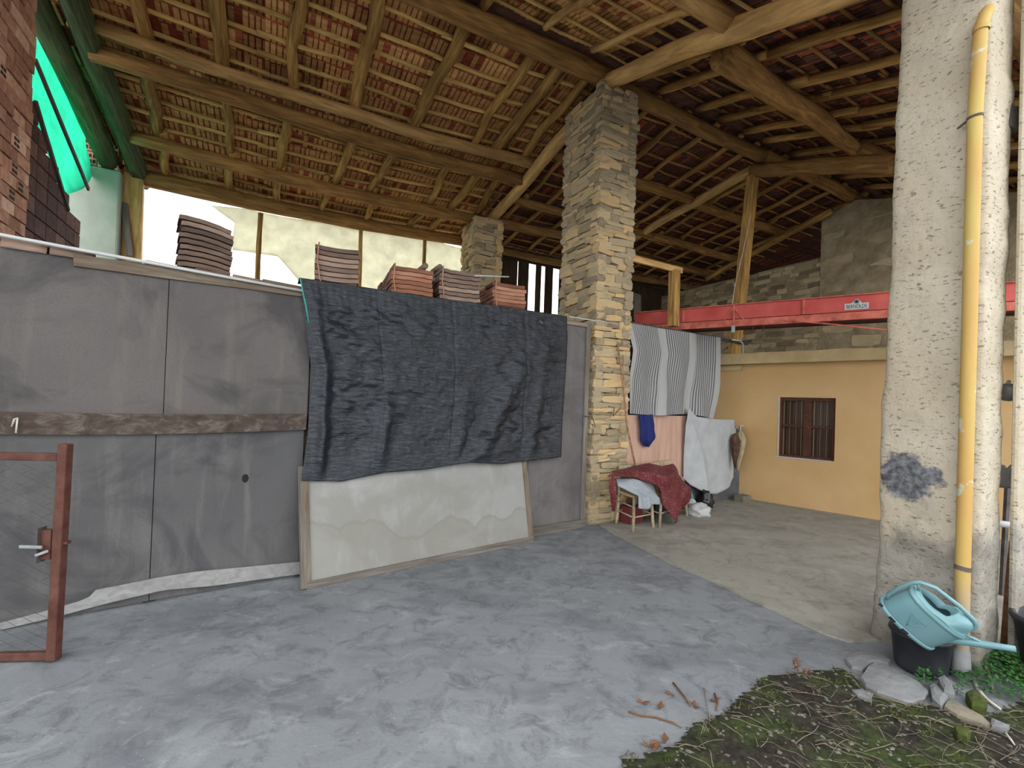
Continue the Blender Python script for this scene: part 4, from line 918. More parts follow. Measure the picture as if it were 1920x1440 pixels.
rbox('lower_flange', a_rr, a_l, zl2, zl_-0.012, -0.008, 0.02, 'steel_red_rust'); rbox('seam', a_rr, a_l, zl_-0.012, zl_, -0.03, -0.012, 'steel_dark')
rbox('trough', a_rr, a_l, zl2, zT-0.03, -0.38, -0.37, 'steel_dark'); rbox('trough_floor', a_rr, a_l, zl2+0.02, zl2+0.035, -0.37, -0.01, 'steel_dark')
for x in (1282, 1507, 1830):
    a = pR.a(pR.px(x, 580)); rbox('rib', a-0.018, a+0.018, zl_, zT-0.015, 0.0, 0.02, 'steel_red_rust')
a = pR.a(pR.px(1376, 600))
rbox('rib', a-0.012, a+0.012, zl2, zT-0.015, 0.0, 0.03, 'steel_red_rust')
for sg_ in (-1, 1): MB().bar(pR.at(a, zT-0.05, 0.015), pR.at(a+sg_*0.17, zl2+0.05, 0.015), 0.016, 0.016).build('brace', M['steel_red_rust'], beam_r)
MB().obox(pR.at(a, zl2-0.04, 0.03), pR.d*0.025, pR.n*0.02, ZV*0.055).build('clamp', M['metal_galv'], beam_r, bevel=0.004)
MB().tube([pR.px(1470, 600, 0.05), pR.px(1560, 608, 0.05), pR.px(1690, 622, 0.05)], 0.011, 6).build('tie_rod', M['steel_red_rust'], beam_r)
for x in (1412, 1432): 
    P = pR.px(x, 603, 0.0); P.z = zl2; MB().tube([P, P-ZV*0.06, P-ZV*0.09+pR.d*0.02], 0.008, 5).build('hook', M['steel_dark'], beam_r)
# maker plate with its lettering
def text_mesh(txt, size):
    c = bpy.data.curves.new('t', 'FONT'); c.body = txt; c.size = size; c.align_x = 'CENTER'; c.align_y = 'CENTER'; c.extrude = 0.0008
    o = bpy.data.objects.new('t', c); COL.objects.link(o); dg = bpy.context.evaluated_depsgraph_get(); me = bpy.data.meshes.new_from_object(o.evaluated_get(dg)); bpy.data.objects.remove(o); return me
pc = pR.px(1606, 573); ex = pR.d if project(pc+pR.d)[0] > project(pc)[0] else -pR.d
Mt = Matrix(((ex.x, 0, pR.n.x, 0), (ex.y, 0, pR.n.y, 0), (ex.z, 1, pR.n.z, 0), (0, 0, 0, 1)))
wpl = (pR.px(1628, 573)-pR.px(1583, 573)).length; hpl = wpl*0.27
PM = Matrix.Translation(pc + pR.n*0.004) @ Mt
plate = MB(); plate.box((-wpl/2, -hpl*0.72, 0), (wpl/2, hpl*0.45, 0.003)); plate.add([PM.inverted() @ (PM @ Vector(v)) for v in ((-wpl*.22, hpl*.45, 0), (wpl*.22, hpl*.45, 0), (0.03, hpl*1.0, 0), (-0.03, hpl*1.0, 0), (-wpl*.22, hpl*.45, .003), (wpl*.22, hpl*.45, .003), (0.03, hpl*1.0, .003), (-0.03, hpl*1.0, .003))], [(0, 1, 2, 3), (4, 7, 6, 5), (1, 5, 6, 2), (0, 3, 7, 4), (2, 6, 7, 3)])
plate_o = plate.build('maker_plate', M['pvc_white'], beam_r, M=PM); tag(plate_o, 'pale maker plate lettered BERNOLDE')
ring = MB().lathe([(hpl*0.30, 0.004), (hpl*0.52, 0.004), (hpl*0.52, 0.007), (hpl*0.30, 0.007), (hpl*0.30, 0.004)], 20, Matrix.Translation((0, hpl*0.75, 0))); ring.build('emblem_ring', M['metal_galv'], plate_o, M=PM)
MB().lathe([(0.0, 0.006), (hpl*0.30, 0.006), (hpl*0.30, 0.003)], 16, Matrix.Translation((0, hpl*0.75, 0))).build('emblem_disc', M['plastic_black'], plate_o, M=PM, normals=False)
tm = text_mesh('BERNOLDE', hpl*0.78); tm.materials.clear(); tm.materials.append(M['plastic_black'])
instance('lettering', tm, PM @ Matrix.Translation((0, -hpl*0.18, 0.0045)) @ Matrix.Diagonal((0.84, 1.35, 1, 1)), plate_o)
# king post standing on the yellow slab, upright post on the second partition, its head board
kp_top = A2 + Vector((0, 0, -0.12)); kb = T2.px(1377, 652); kb.z = 2.6
tag(plank('king_post', kb, kp_top, 0.15, 0.16, M['wood_rafter'], up=pv), 'squared timber king post rising from the yellow slab to the far truss', 'post')
tag(MB().tube([kp_top + Vector((-0.06, -0.1, -0.75)), kb + Vector((-0.08, -0.1, 1.2)), kb+Vector((-0.16, -0.1, 0.5))], 0.007, 5).build('cable', M['cord_pale']), 'thin pale cable running down the king post', 'cable')

# ================================================================ SECOND PARTITION WITH HUNG CLOTHS
pB = Plane(G(1392, 933), pA.d); A0 = pB.a(RP(0.47, 0.3, z=0))
par2 = empty('cloth_screen', pB.at(-1.4, 0), 'low screen of pink and dark boards between the tall pillar and yellow house', 'screen')
zc0 = pB.px(1178, 605).z; zc1 = pB.px(1350, 632).z; aL, aR = pB.a(pB.px(1178, 700)), pB.a(pB.px(1345, 700)); aE = pB.a(pB.px(1392, 860))
zpk = pB.px(1230, 779).z; zdk = pB.px(1385, 800).z; aM = pB.a(pB.px(1285, 830))
def bpanel(nm, a0, a1, z0, z1, mat, off=0.0): return MB().obox(pB.at((a0+a1)/2, (z0+z1)/2, off), pB.d*(abs(a1-a0)/2-.003), pB.n*0.009, ZV*((z1-z0)/2)).build(nm, M[mat], par2)
bpanel('pink_board', aL, aM, 0.02, zpk, 'panel_pink'); bpanel('dark_board', aM, aE-0.01, 0.02, zdk, 'panel_dark', -0.01)
bpanel('light_block_board', A0-0.05 if A0 < aL else aL-0.3, aR-0.1, 0.02, 2.35, 'panel_dark', -0.1)  # added board, blocks the bright leak between pillar and striped cloth
for a in (aL+0.02, aM, aE-0.03): MB().obox(pB.at(a, zc0*0.47, -0.05), pB.d*0.03, pB.n*0.03, ZV*(zc0*0.47 if a < aE-0.1 else 0.62)).build('post', M['wood_grey'], par2) if a < aE-0.1 else MB().obox(pB.at(a, 0.7, -0.05), pB.d*0.03, pB.n*0.03, ZV*0.68).build('post', M['wood_grey'], par2)
MB().bar(pB.at(aL-0.1, zc0+0.0, -0.03), pB.at(aE+0.1, pB.px(1388, 641).z, -0.03), 0.05, 0.05).build('head_rail', M['wood_dark'], par2)
tag(MB().tube([pB.px(1372, 637, 0.03), pB.px(1388, 639, 0.03), pB.px(1393, 645, 0.03), pB.px(1393, 664, 0.03)], 0.014, 8).build('bent_pipe', M['pvc_white'], par2, smooth=True))
nu, nv = 90, 40
so = sheet('awning_cloth', [[(1176, 605), (1230, 614), (1300, 625), (1351, 633)], [(1187, 655), (1240, 662), (1349, 680)], [(1179, 710), (1240, 715), (1345, 728)], [(1177, 775), (1230, 779), (1290, 776), (1337, 785)]], pB, nu, nv, M['cloth_striped'],
    lambda u, v, P: (0.035*math.sin(u*13+v*2.5)+0.02*math.sin(u*29-v*4)+0.02*nz(P, 3))*(0.25+0.75*v), base=0.07, thick=0.0)
add_uv(so, nu, nv); tag(so, 'grey striped awning cloth with pale bands hung beside the tall pillar', 'cloth')
tag(sheet('jacket', [[(1197, 777), (1212, 778), (1224, 777)], [(1200, 800), (1214, 800, .05), (1227, 800)], [(1201, 825), (1215, 826, .06), (1228, 822)], [(1207, 836), (1216, 838, .02), (1220, 833)]], pB, 14, 14, M['cloth_blue'],
    lambda u, v, P: 0.03*math.sin(u*11+v*3)*math.sin(math.pi*u)+0.015*nz(P, 9), base=0.06, thick=0.01), 'dark blue garment hanging over the pink board below the striped cloth', 'garment')
tag(sheet('bed_sheet', [[(1286, 795), (1291, 763, .03), (1306, 781, .02), (1340, 786), (1377, 787)], [(1285, 840), (1300, 845), (1340, 850), (1378, 845)], [(1284, 893), (1296, 910), (1322, 926), (1345, 927), (1366, 912), (1378, 896)]], pB, 60, 40, M['cloth_white'],
    lambda u, v, P: 0.07*math.exp(-((u-0.22-0.2*v)/0.06)**2)*v + 0.03*math.sin(u*14-v*3)*(0.2+v)*0.8 - 0.05*math.exp(-((u-0.05)/0.04)**2)*v, base=0.08, thick=0.004), 'white bed sheet hanging over the screen beside the yellow house', 'sheet')
# folded umbrellas hung at the end of the screen
def umbrella(P, L, r, tilt, mat, label, hook):
    root = empty('umbrella', P, label, 'umbrella'); R_ = Matrix.Translation(P) @ Matrix.Rotation(tilt, 4, pB.n); m = MB(); n = 24; prof = [(0.012, -0.0), (0.6*r, -0.06*L), (r, -0.22*L), (0.8*r, -0.5*L), (0.4*r, -0.8*L), (0.01, -L)]
    vs = []
    for rr, z in prof:
        for j in range(n): k = 1+0.28*(1 if j % 3 == 0 else -0.3); vs.append(R_ @ Vector((rr*k*math.cos(2*math.pi*j/n), rr*k*math.sin(2*math.pi*j/n), z)))
    m.add(vs, [(i*n+j, i*n+(j+1) % n, (i+1)*n+(j+1) % n, (i+1)*n+j) for i in range(5) for j in range(n)]).build('canopy', M[mat], root, smooth=True)
    MB().tube([R_ @ Vector(v) for v in ((0, 0, -0.02), (0, 0, 0.06), (0.015, 0, 0.10), (0.04, 0, 0.10), (0.05, 0, 0.07))], 0.009, 6).build('hook_handle', M[hook], root, smooth=True)
    MB().tube([R_ @ Vector((0, 0, -L*0.97)), R_ @ Vector((0, 0, -L-0.06))], 0.004, 5).build('tip', M['metal_galv'], root)
umbrella(pB.px(1379, 812, 0.16), 0.62, 0.07, 0.03, 'umbrella_cloth', 'dark brown folded umbrella hanging at the edge of the white sheet', 'wood_chair')
umbrella(pB.px(1388, 808, 0.10), 0.70, 0.085, -0.06, 'umbrella_tan', 'tan folded umbrella with a pale hook hanging by the yellow wall', 'pvc_white')
tag(MB().obox(G(1392, 941)+ZV*0.06, pB.d*0.13, pB.n*0.09, ZV*0.06).build('stone_block', M['stone_brown'], bevel=0.02), 'small squared stone at the foot of the dark board by the yellow wall', 'block')
# post and board on top of the screen
up0 = pB.px(1262, 612); up1 = pB.px(1258, 505); up1.x, up1.y = up0.x, up0.y
tag(plank('upright_post', up0, up1, 0.12, 0.14, M['wood_rafter'], up=pB.d), 'short squared post standing on the screen in front of the red beam', 'post')
h0, h1 = pB.px(1180, 483), pB.px(1278, 508)
tag(plank('head_board', h0, h1, 0.05, 0.09, M['wood_log_pale'], up=ZV), 'short weathered board from the tall pillar to the top of the short post', 'board')
# stake leaning on the pillar front
pk = Plane(RP(0, -0.13, z=0), pv)
tag(MB().tube([pk.px(1158, 645, 0.03), pk.px(1168, 720, 0.05), pk.px(1176, 800, 0.08), pk.px(1190, 868, 0.12), G(1196, 955)+ZV*0.01], [0.012, 0.013, 0.014, 0.015, 0.015], 6).build('stake', M['bark_stick'], smooth=True), 'thin brown stake leaning against the front of the tall stone pillar', 'stake')
tag(MB().tube([pk.px(1140, 762, 0.02), pk.px(1152, 764, 0.06), pk.px(1150, 780, 0.05), pk.px(1162, 766, 0.03)], 0.007, 5).build('wall_hook', M['metal_dark']), 'bent iron hook fixed in the front of the tall stone pillar', 'hook')

# ================================================================ CHAIRS UNDER CLOTHS
def chair(l1, l2, l3, label, group=None):
    """l1, l2, l3: feet seen; l2 the near corner. Backrest rises on the side l1-l4."""
    l4 = l1+l3-l2; base = (l1+l3)/2; root = empty('wooden_chair', base, label, 'chair', group); zs = 0.44
    F = [l1, l2, l3, l4]; c = base
    top = [p.lerp(c, 0.06) for p in F]
    for i, p in enumerate(F):
        hi_ = 0.80 if i in (0, 3) else zs
        pts = [Vector((p.x, p.y, 0.0))+(p-c)*0.06, p+ZV*0.10, top[i]+ZV*zs*0.7, Vector((top[i].x, top[i].y, zs))] + ([Vector((top[i].x, top[i].y, hi_))] if hi_ > zs else [])
        MB().tube(pts, [0.019, 0.02, 0.019, 0.018]+([0.016] if hi_ > zs else []), 8).build('leg', M['wood_chair'], root, smooth=True)
    for z in (0.17, 0.30):
        for i, j in ((0, 1), (1, 2), (2, 3), (3, 0)):
            if z > 0.2 and (i, j) != (0, 1): continue
            MB().tube([F[i].lerp(top[i], .5)+ZV*z, F[j].lerp(top[j], .5)+ZV*z], 0.010, 6).build('stretcher', M['wood_chair'], root, smooth=True)
    m = MB(); P = [Vector((p.x, p.y, zs)) for p in top]; ctr = sum(P, Vector())/4
    m.hexa([q.lerp(ctr, -0.06) - ZV*0.02 for q in P] + [q.lerp(ctr, -0.06) + ZV*0.018 for q in P]).build('rush_seat', M['rush'], root, bevel=0.012)
    for z in (0.62, 0.76): MB().bar(Vector((top[0].x, top[0].y, z)), Vector((top[3].x, top[3].y, z)), 0.015, 0.06).build('back_slat', M['wood_chair'], root)
    return root
l1, l2, l3 = G(1157, 981, .014), G(1187, 996, .014), G(1223, 988, .014)
for p in (l1, l2, l3): p.z = 0.014
chair(l1, l2, l3, 'worn wooden rush-seat chair under the pale printed cloth by the tall pillar')
m2, m3 = G(1237, 988, .014), G(1286, 967, .014); m1 = m2 + (l1-l2)*1.05
for p in (m1, m2, m3): p.z = 0.014
chair(m1, m2, m3, 'second worn wooden chair mostly hidden under the red spotted cloth')
pC = Plane(l3, pA.d)
rc = empty('red_cloth', l3, 'red spotted oilcloth thrown over two chairs beside the tall pillar', 'cloth')
sheet('cloth_top', [[(1149, 884, -.25), (1180, 876, -.25), (1216, 868, -.25), (1240, 874, -.25), (1262, 869, -.25), (1268, 882, -.25)], [(1145, 890, -.05), (1175, 884, 0), (1214, 884, .05), (1242, 892, .08), (1268, 890, .03), (1282, 905, -.1)],
     [(1143, 894, .05), (1170, 893, .09), (1200, 897, .11), (1224, 908, .13), (1243, 938, .12), (1262, 981, .06), (1281, 964, .02), (1295, 921, -.1)]], pC, 50, 30, M['cloth_red_spotted'],
     lambda u, v, P: 0.035*math.sin(u*23+v*5)*(0.3+v)+0.05*nz(P, 6), parent=rc, thick=0.004)
sheet('hanging_corner', [[(1143, 889, 0), (1152, 889, .02)], [(1139, 915, 0), (1153, 915, .02)], [(1146, 945, 0), (1154, 940, .02)], [(1150, 958, 0), (1152, 958, 0)]], pC, 8, 14, M['cloth_red_spotted'], lambda u, v, P: 0.02*math.sin(u*6+v*4), base=0.03, parent=rc, thick=0.003)
tag(sheet('printed_cloth', [[(1155, 897, -.02), (1185, 897, .03), (1225, 907, .06)], [(1158, 911, .05), (1195, 916, .1), (1230, 925, .1)], [(1196, 930, .12), (1210, 932, .12), (1236, 934, .1)], [(1197, 953, .12), (1213, 956, .12), (1224, 946, .11), (1238, 945, .08)]], pC, 30, 24, M['cloth_pale_print'],
     lambda u, v, P: 0.018*math.sin(u*16)*v+0.02*nz(P, 6), thick=0.005), 'pale blue-grey printed cloth spilling over the seat of the worn chair', 'cloth')
def blob(name, P, sx, sy, sz, mat, label, cat, amp=0.35, fr=2.2, seed=0, sub=3):
    bm = bmesh.new(); bmesh.ops.create_icosphere(bm, subdivisions=sub, radius=1.0)
    for v in bm.verts:
        n = v.co.normalized(); v.co = n*(1+amp*mnoise.noise(n*fr+Vector((seed, seed, 0)))+0.12*mnoise.noise(n*6+Vector((seed, 0, 0))))
        if v.co.z < -0.5: v.co.z = -0.5-(v.co.z+0.5)*0.1
    mz = min(v.co.z for v in bm.verts)
    for v in bm.verts: v.co = Vector((v.co.x*sx, v.co.y*sy, (v.co.z-mz)*sz))
    me = bpy.data.meshes.new(name); bm.to_mesh(me); bm.free(); me.materials.append(M[mat]); me.polygons.foreach_set('use_smooth', [True]*len(me.polygons))
    return tag(instance(name, me, Matrix.Translation(P)), label, cat)
zf = 0.014
def GF(x, y): p = G(x, y, zf); p.z = zf; return p
blob('plastic_bag', GF(1310, 966), 0.17, 0.15, 0.12, 'bag_white', 'crumpled white plastic bag on the floor beside the red cloth', 'bag', 0.5, 2.6, 3)
blob('plastic_bag', GF(1293, 955), 0.10, 0.10, 0.13, 'bag_white', 'folded pale sack standing against the red cloth behind the white bag', 'bag', 0.3, 1.6, 8)
blob('plastic_bag', GF(1322, 950), 0.12, 0.12, 0.17, 'bag_black', 'shiny black plastic bag heaped behind the white bag', 'bag', 0.55, 2.8, 5)
tag(sheet('carrier_bag', [[(1288, 922), (1296, 922)], [(1285, 935), (1301, 935)]], pC.shift(-0.2), 6, 5, M['cord_green'], lambda u, v, P: 0.02*math.sin(u*9), thick=0.003), 'scrap of green plastic beside the red cloth', 'bag')
cr0 = GF(1186, 980) - pA.n*0.03
tag(MB().obox(cr0+ZV*0.115, pA.d*0.13, pA.n*0.10, ZV*0.115).build('crate', M['crate_red'], bevel=0.01), 'dark red plastic crate under the worn chair', 'crate')
tag(MB().obox(GF(1255, 965)-pA.n*0.2+ZV*0.16, pA.d*0.22, pA.n*0.12, ZV*0.16).build('storage_box', M['bag_black'], bevel=0.015), 'black box in the shadow under the second chair', 'box')
for k, (x, y, s) in enumerate(((1131, 976, .09), (1143, 972, .07), (1122, 980, .05))):
    Mx = Matrix.Translation(G(x, y)+ZV*s*0.3) @ Matrix.Rotation(k*1.1, 4, 'Z') @ Matrix.Diagonal((s*2, s*1.3, s*0.8, 1))
    tag(instance('loose_stone', SS[k], Mx), 'pale broken stone lying at the foot of the tall stone pillar', 'stone', 'broken stones at the pillar foot')

# ================================================================ CREAM PLASTERED PILLAR AND DOWNPIPE
NC = G(1636, 1195) - qv*0.56; NC.z = 0           # near corner of the pillar, by the downpipe
FL, FR = Plane(NC, qv), Plane(NC, pv)
le = [(1690, 0), (1672, 300), (1660, 600), (1646, 900), (1637, 1100), (1635, 1190)]; re_ = [(1905, 0), (1899, 300), (1889, 600), (1879, 900), (1874, 1100), (1870, 1190)]
def edge_a(pl, plane, dv, z):
    Q = [plane.px(x, y) for x, y in pl]
    for p, q in zip(Q[:-1], Q[1:]):
        if q.z <= z <= p.z: return lerp((q-NC).dot(dv), (p-NC).dot(dv), (z-q.z)/(p.z-q.z))
    return (Q[0]-NC).dot(dv) if z > Q[0].z else (Q[-1]-NC).dot(dv)
m = MB(); rows = []; nz_ = 120
for j in range(nz_+1):
    z = lerp(-0.05, 4.85, j/nz_); wl_, wr_ = edge_a(le, FL, qv, z), edge_a(re_, FR, pv, z); ring_ = []; C = NC + qv*wl_/2 + pv*wr_/2
    for i in range(72):
        a = 2*math.pi*i/72; ca, sa = math.cos(a), math.sin(a); k = (abs(ca)**12+abs(sa)**12)**(-1/12)
        P = C + pv*(wr_/2*ca*k) + qv*(wl_/2*sa*k); P.z = z; d = (pv*ca+qv*sa); ft = max(0, 0.35-z)*0.10
        ring_.append(P + d*(0.014*nz(P, 5)+0.012*nz(P, 1.6, 4)+0.006*nz(P, 17, 2)+ft*(0.5+nz(P, 4, 9))))
    rows.append(ring_+[ring_[0]])
cp = m.grid(rows).build('plastered_pillar', M['plaster_cream'], smooth=True, normals=False)
tag(cp, 'thick cream rough-plastered pillar with a worn grey patch, holding the yellow downpipe', 'pillar')
dp = empty('downpipe', NC - pv*0.075, 'yellow painted downpipe fixed to the front of the cream pillar', 'pipe')
PD = Plane(NC - pv*0.06, qv)                     # the downpipe stands off the left face, next to the corner
pp = [PD.px(x, y) for x, y in ((1840, 48), (1836, 90), (1828, 220), (1817, 640), (1811, 850), (1805, 1065), (1803, 1180))]
pp = [pp[0] + pv*0.55 + ZV*0.75, pp[0] + pv*0.14 + ZV*0.20, pp[0] + pv*0.05 + ZV*0.08] + pp
foot = PD.px(1801, 1280); foot.z = -0.02; pp.append(foot)
MB().tube(pp, [0.034]*4+[0.037]*7, 20).build('pipe', M['pipe_yellow'], dp, smooth=True)
def ringat(P, r, h, nm, mat, tilt=0.0): MB().lathe([(r-0.004, -h/2), (r, -h/2), (r, h/2), (r-0.004, h/2)], 20, Matrix.Translation(P) @ Matrix.Rotation(tilt, 4, 'Y')).build(nm, M[mat], dp, smooth=False)
ringat(pp[5], 0.040, 0.016, 'strap', 'metal_dark', -0.15); ringat(pp[8], 0.041, 0.026, 'strap', 'metal_dark', 0.15)
ringat(pp[3]-ZV*0.02, 0.041, 0.03, 'collar', 'pipe_yellow'); MB().tube([foot+ZV*0.0, foot.lerp(pp[9], 0.62)], [0.055, 0.040], 20).build('foot_sleeve', M['stone_slab'], dp, smooth=True)
MB().bar(pp[5]+qv*0.03, pp[5]+qv*0.09-ZV*0.02+pv*0.02, 0.006, 0.012).build('strap_tail', M['metal_dark'], dp)
# ironwork and lamp on the pillar's right edge
P = FR.px(1897, 215, 0.01); tag(MB().prism([P+Vector((-0.04, 0, 0.10)), P+Vector((0.035, 0, 0.05)), P+Vector((0.06, 0, -0.10)), P+Vector((-0.04, 0, -0.06))], Vector((0, 0.2, 0))).build('iron_bracket', M['metal_dark']), 'dark sheet-iron bracket clasping the right edge of the cream pillar', 'bracket')
lamp = empty('bulkhead_lamp', FR.px(1884, 732), 'small round lamp with yellowed glass fixed on the cream pillar edge', 'lamp')
P0 = FR.px(1886, 735, -0.05); P1 = P0 + pv*0.12; dl = (P1-P0).normalized(); qm = Matrix.Translation(P0) @ dl.to_track_quat('Z', 'Y').to_matrix().to_4x4()
MB().lathe([(0.0, 0), (0.05, 0), (0.062, 0.03), (0.062, 0.06), (0.0, 0.06)], 16, qm).build('housing', M['metal_galv'], lamp, smooth=True); MB().lathe([(0.06, 0.06), (0.056, 0.09), (0.03, 0.105), (0.0, 0.108)], 16, qm).build('lens', M['umbrella_tan'], lamp, smooth=True)
MB().tube([P0+dl*0.02+ZV*0.05, P0+dl*0.05+ZV*0.075], 0.012, 6).build('cable_gland', M['pvc_white'], lamp)
# things seen in the strip right of the pillar
w2 = MB(); a = atY(1909, 960, 2.9); w2.prism([a+pv*0.0, a+pv*0.6, a+pv*0.6+qv*0.04, a+qv*0.04], Vector((0, 0, 4.6-a.z)))
w2.v = [(x, y, -0.02 if z < 3 else z) for x, y, z in w2.v]; tag(w2.build('plastered_pillar', M['plaster_cream'], bevel=0.03), 'second cream plastered pier just beyond the cream pillar with the downpipe', 'pillar')
tag(MB().tube([atY(1862, 980, 3.9), atY(1935, 990, 3.9)], 0.028, 10).build('rail_pipe', M['pvc_white'], smooth=True), 'white pipe rail bridging the gap beside the cream pillar', 'pipe')
blob('rag', FR.px(1886, 915, -0.08)+pv*0.03, 0.06, 0.05, 0.10, 'cloth_white', 'white rag knotted on the right side of the cream pillar', 'rag', 0.6, 2.4, 12)
b0 = atY(1886, 1218, 3.2); b0.z = 0.0
tag(MB().tube([b0, atY(1893, 1120, 3.22), atY(1898, 1050, 3.24), atY(1905, 990, 3.28)], [0.03, 0.028, 0.025, 0.024], 8).build('wooden_stake', M['bark_stick'], smooth=True), 'stout brown stake leaning beside the cream pillar', 'stake')
tag(MB().bar(atY(1889, 915, 4.2), Vector((atY(1889, 915, 4.2).x-0.03, 4.2, 0.016)), 0.03, 0.03).build('iron_bar', M['metal_dark']), 'dark iron bar standing in the gap behind the white rail', 'bar')
tag(MB().tube([atY(1896, 984, 3.9), atY(1900, 1004, 3.87), atY(1893, 1020, 3.85), atY(1899, 1035, 3.83)], 0.009, 5).build('rope', M['cord_pale'], smooth=True), 'pale rope hanging from the white pipe rail', 'rope')
pt = atY(1952, 1205, 2.78); pt.z = 0.13
MBp = MB().lathe([(0.0, 0), (0.12, 0), (0.16, 0.26), (0.175, 0.26), (0.175, 0.29), (0.15, 0.29), (0.11, 0.02), (0, 0.02)], 24, Matrix.Translation(pt + Vector((0.06, 0, 0)))); tag(MBp.build('flower_pot', M['plastic_black'], smooth=True), 'black plastic pot on a mossy block at the second pier', 'pot')
tag(MB().obox(Vector((pt.x+0.10, pt.y, 0.065)), Vector((0.16, 0, 0)), Vector((0, 0.15, 0)), ZV*0.065).build('stone_block', M['moss'], bevel=0.02), 'mossy block under the black pot', 'block')

# ================================================================ BUCKET AND WATERING CAN
bk_ = NC + qv*0.21 - pv*0.20; bk_.z = 0.012
bucket = empty('bucket', bk_, 'black plastic bucket at the foot of the cream pillar under the watering can', 'bucket')
MB().lathe([(0.0, 0.0), (0.125, 0.0), (0.13, 0.01), (0.150, 0.215), (0.157, 0.215), (0.157, 0.235), (0.145, 0.235), (0.122, 0.02), (0.0, 0.02)], 32, Matrix.Translation(bk_)).build('body', M['plastic_black'], bucket, smooth=True)
MB().lathe([(0.157, 0.21), (0.162, 0.212), (0.162, 0.224), (0.157, 0.227)], 32, Matrix.Translation(bk_)).build('rim', M['plastic_black'], bucket, smooth=True)
cc = Plane(bk_ - Vector((0, 0.07, 0)), Vector((1, 0.0, 0))).px(1697, 1168)
can = empty('watering_can', cc, 'teal plastic watering can tipped sideways on the black bucket', 'watering can')
CMx = Matrix.Translation(cc) @ Matrix.Rotation(math.radians(-16), 4, 'Z') @ Matrix.Rotation(math.radians(40), 4, 'Y') @ Matrix.Rotation(math.radians(30), 4, 'X') @ Matrix.Scale(0.87, 4)
rx, ry, hc = 0.197, 0.105, 0.235
def sup(r1, r2, a, e=2.6):
    c, s = math.cos(a), math.sin(a); k = (abs(c)**e+abs(s)**e)**(-1/e); return r1*c*k, r2*s*k
def ringv(f, z, n=40, dx=0.0, zs=0.0): return [Vector((x+dx, y, z+zs*x)) for x, y in (sup(rx*f, ry*f, 2*math.pi*i/n) for i in range(n+1))]
def cbuild(m, nm, mat, parent=can, smooth=True, normals=True, **kw): return m.build(nm, M[mat], parent, smooth=smooth, M=CMx, normals=normals, **kw)
body = MB().grid([ringv(0.0, 0.0), ringv(0.86, 0.0), ringv(0.97, 0.012), ringv(1.0, 0.04), ringv(0.99, hc-0.03), ringv(0.985, hc-0.022), ringv(1.03, hc-0.018), ringv(1.03, hc-0.004), ringv(0.98, hc), ringv(0.965, hc+0.012)])
can_body = cbuild(body, 'body', 'plastic_teal')
cbuild(MB().grid([ringv(0.9, -0.004), ringv(1.06, 0.0), ringv(1.06, 0.022), ringv(0.99, 0.024)]), 'base_rim', 'plastic_teal')
for a in (3.6, 4.15, 4.6):
    x, y = sup(rx*1.065, ry*1.065, a); cbuild(MB().obox(Vector((x, y, 0.011)), Vector((0.022, 0, 0)), Vector((0, 0.004, 0)), ZV*0.009), 'scuff_gap', 'plastic_black', smooth=False)
# top: shoulder ring round an oval mouth towards the rear, domed over the front
def topz(x, y):
    f = max(0, 1-(x/(rx))**2-(y/ry)**2); dome = 0.07*math.sqrt(max(0, 1-((x-0.105)/0.095)**2-(y/0.098)**2))*min(1, max(0, f)*6)
    return hc+0.012+0.02*min(1, f*2.5)+dome
tp = []
for j in range(19):
    g = j/18; line = []
    for i in range(49):
        a = 2*math.pi*i/48; xo, yo = sup(rx*0.965, ry*0.965, a); xi, yi = -0.06+0.105*math.cos(a), 0.078*math.sin(a)
        x, y = lerp(xo, xi, g), lerp(yo, yi, g); line.append(Vector((x, y, topz(x, y)+(0.006 if g > 0.93 else 0))))
    tp.append(line)
tp.append([v - ZV*0.05 for v in tp[-1]]); cbuild(MB().grid(tp), 'shoulder', 'plastic_teal')
cbuild(MB().grid([[Vector((-0.055, 0, 0.1))]*49, [Vector((-0.055+0.12*math.cos(2*math.pi*i/48), 0.075*math.sin(2*math.pi*i/48), 0.10)) for i in range(49)]]), 'inside', 'plastic_teal_shade')  # disc in the mouth, the can's inner shade put into its colour
cbuild(MB().tube([Vector(v) for v in ((-0.19, 0, 0.05), (-0.222, 0, 0.085), (-0.236, 0, 0.20), (-0.232, 0, 0.275), (-0.215, 0, 0.31), (-0.145, 0, 0.35), (0.02, 0, 0.358), (0.13, 0, 0.348), (0.168, 0, 0.335), (0.182, 0, 0.30), (0.172, 0, hc+0.03))], 0.0135, 10), 'handle', 'plastic_teal')
cbuild(MB().tube([Vector((-0.22, 0, 0.30)), Vector((-0.165, 0, hc+0.02))], 0.009, 8), 'handle_brace', 'plastic_teal')
ang = math.radians(53); sp0 = Vector((0.13, 0, 0.035)); sdv = Vector((math.cos(ang), 0, math.sin(ang)))
cbuild(MB().tube([sp0, sp0+sdv*0.10, sp0+sdv*0.25, sp0+sdv*0.36, sp0+sdv*0.43], [0.034, 0.028, 0.024, 0.020, 0.019], 14), 'spout', 'plastic_teal')
cbuild(MB().tube([Vector((0.185, 0, hc-0.015)), sp0+sdv*0.28+Vector((0, 0, 0.01))], 0.009, 8), 'spout_strut', 'plastic_teal')
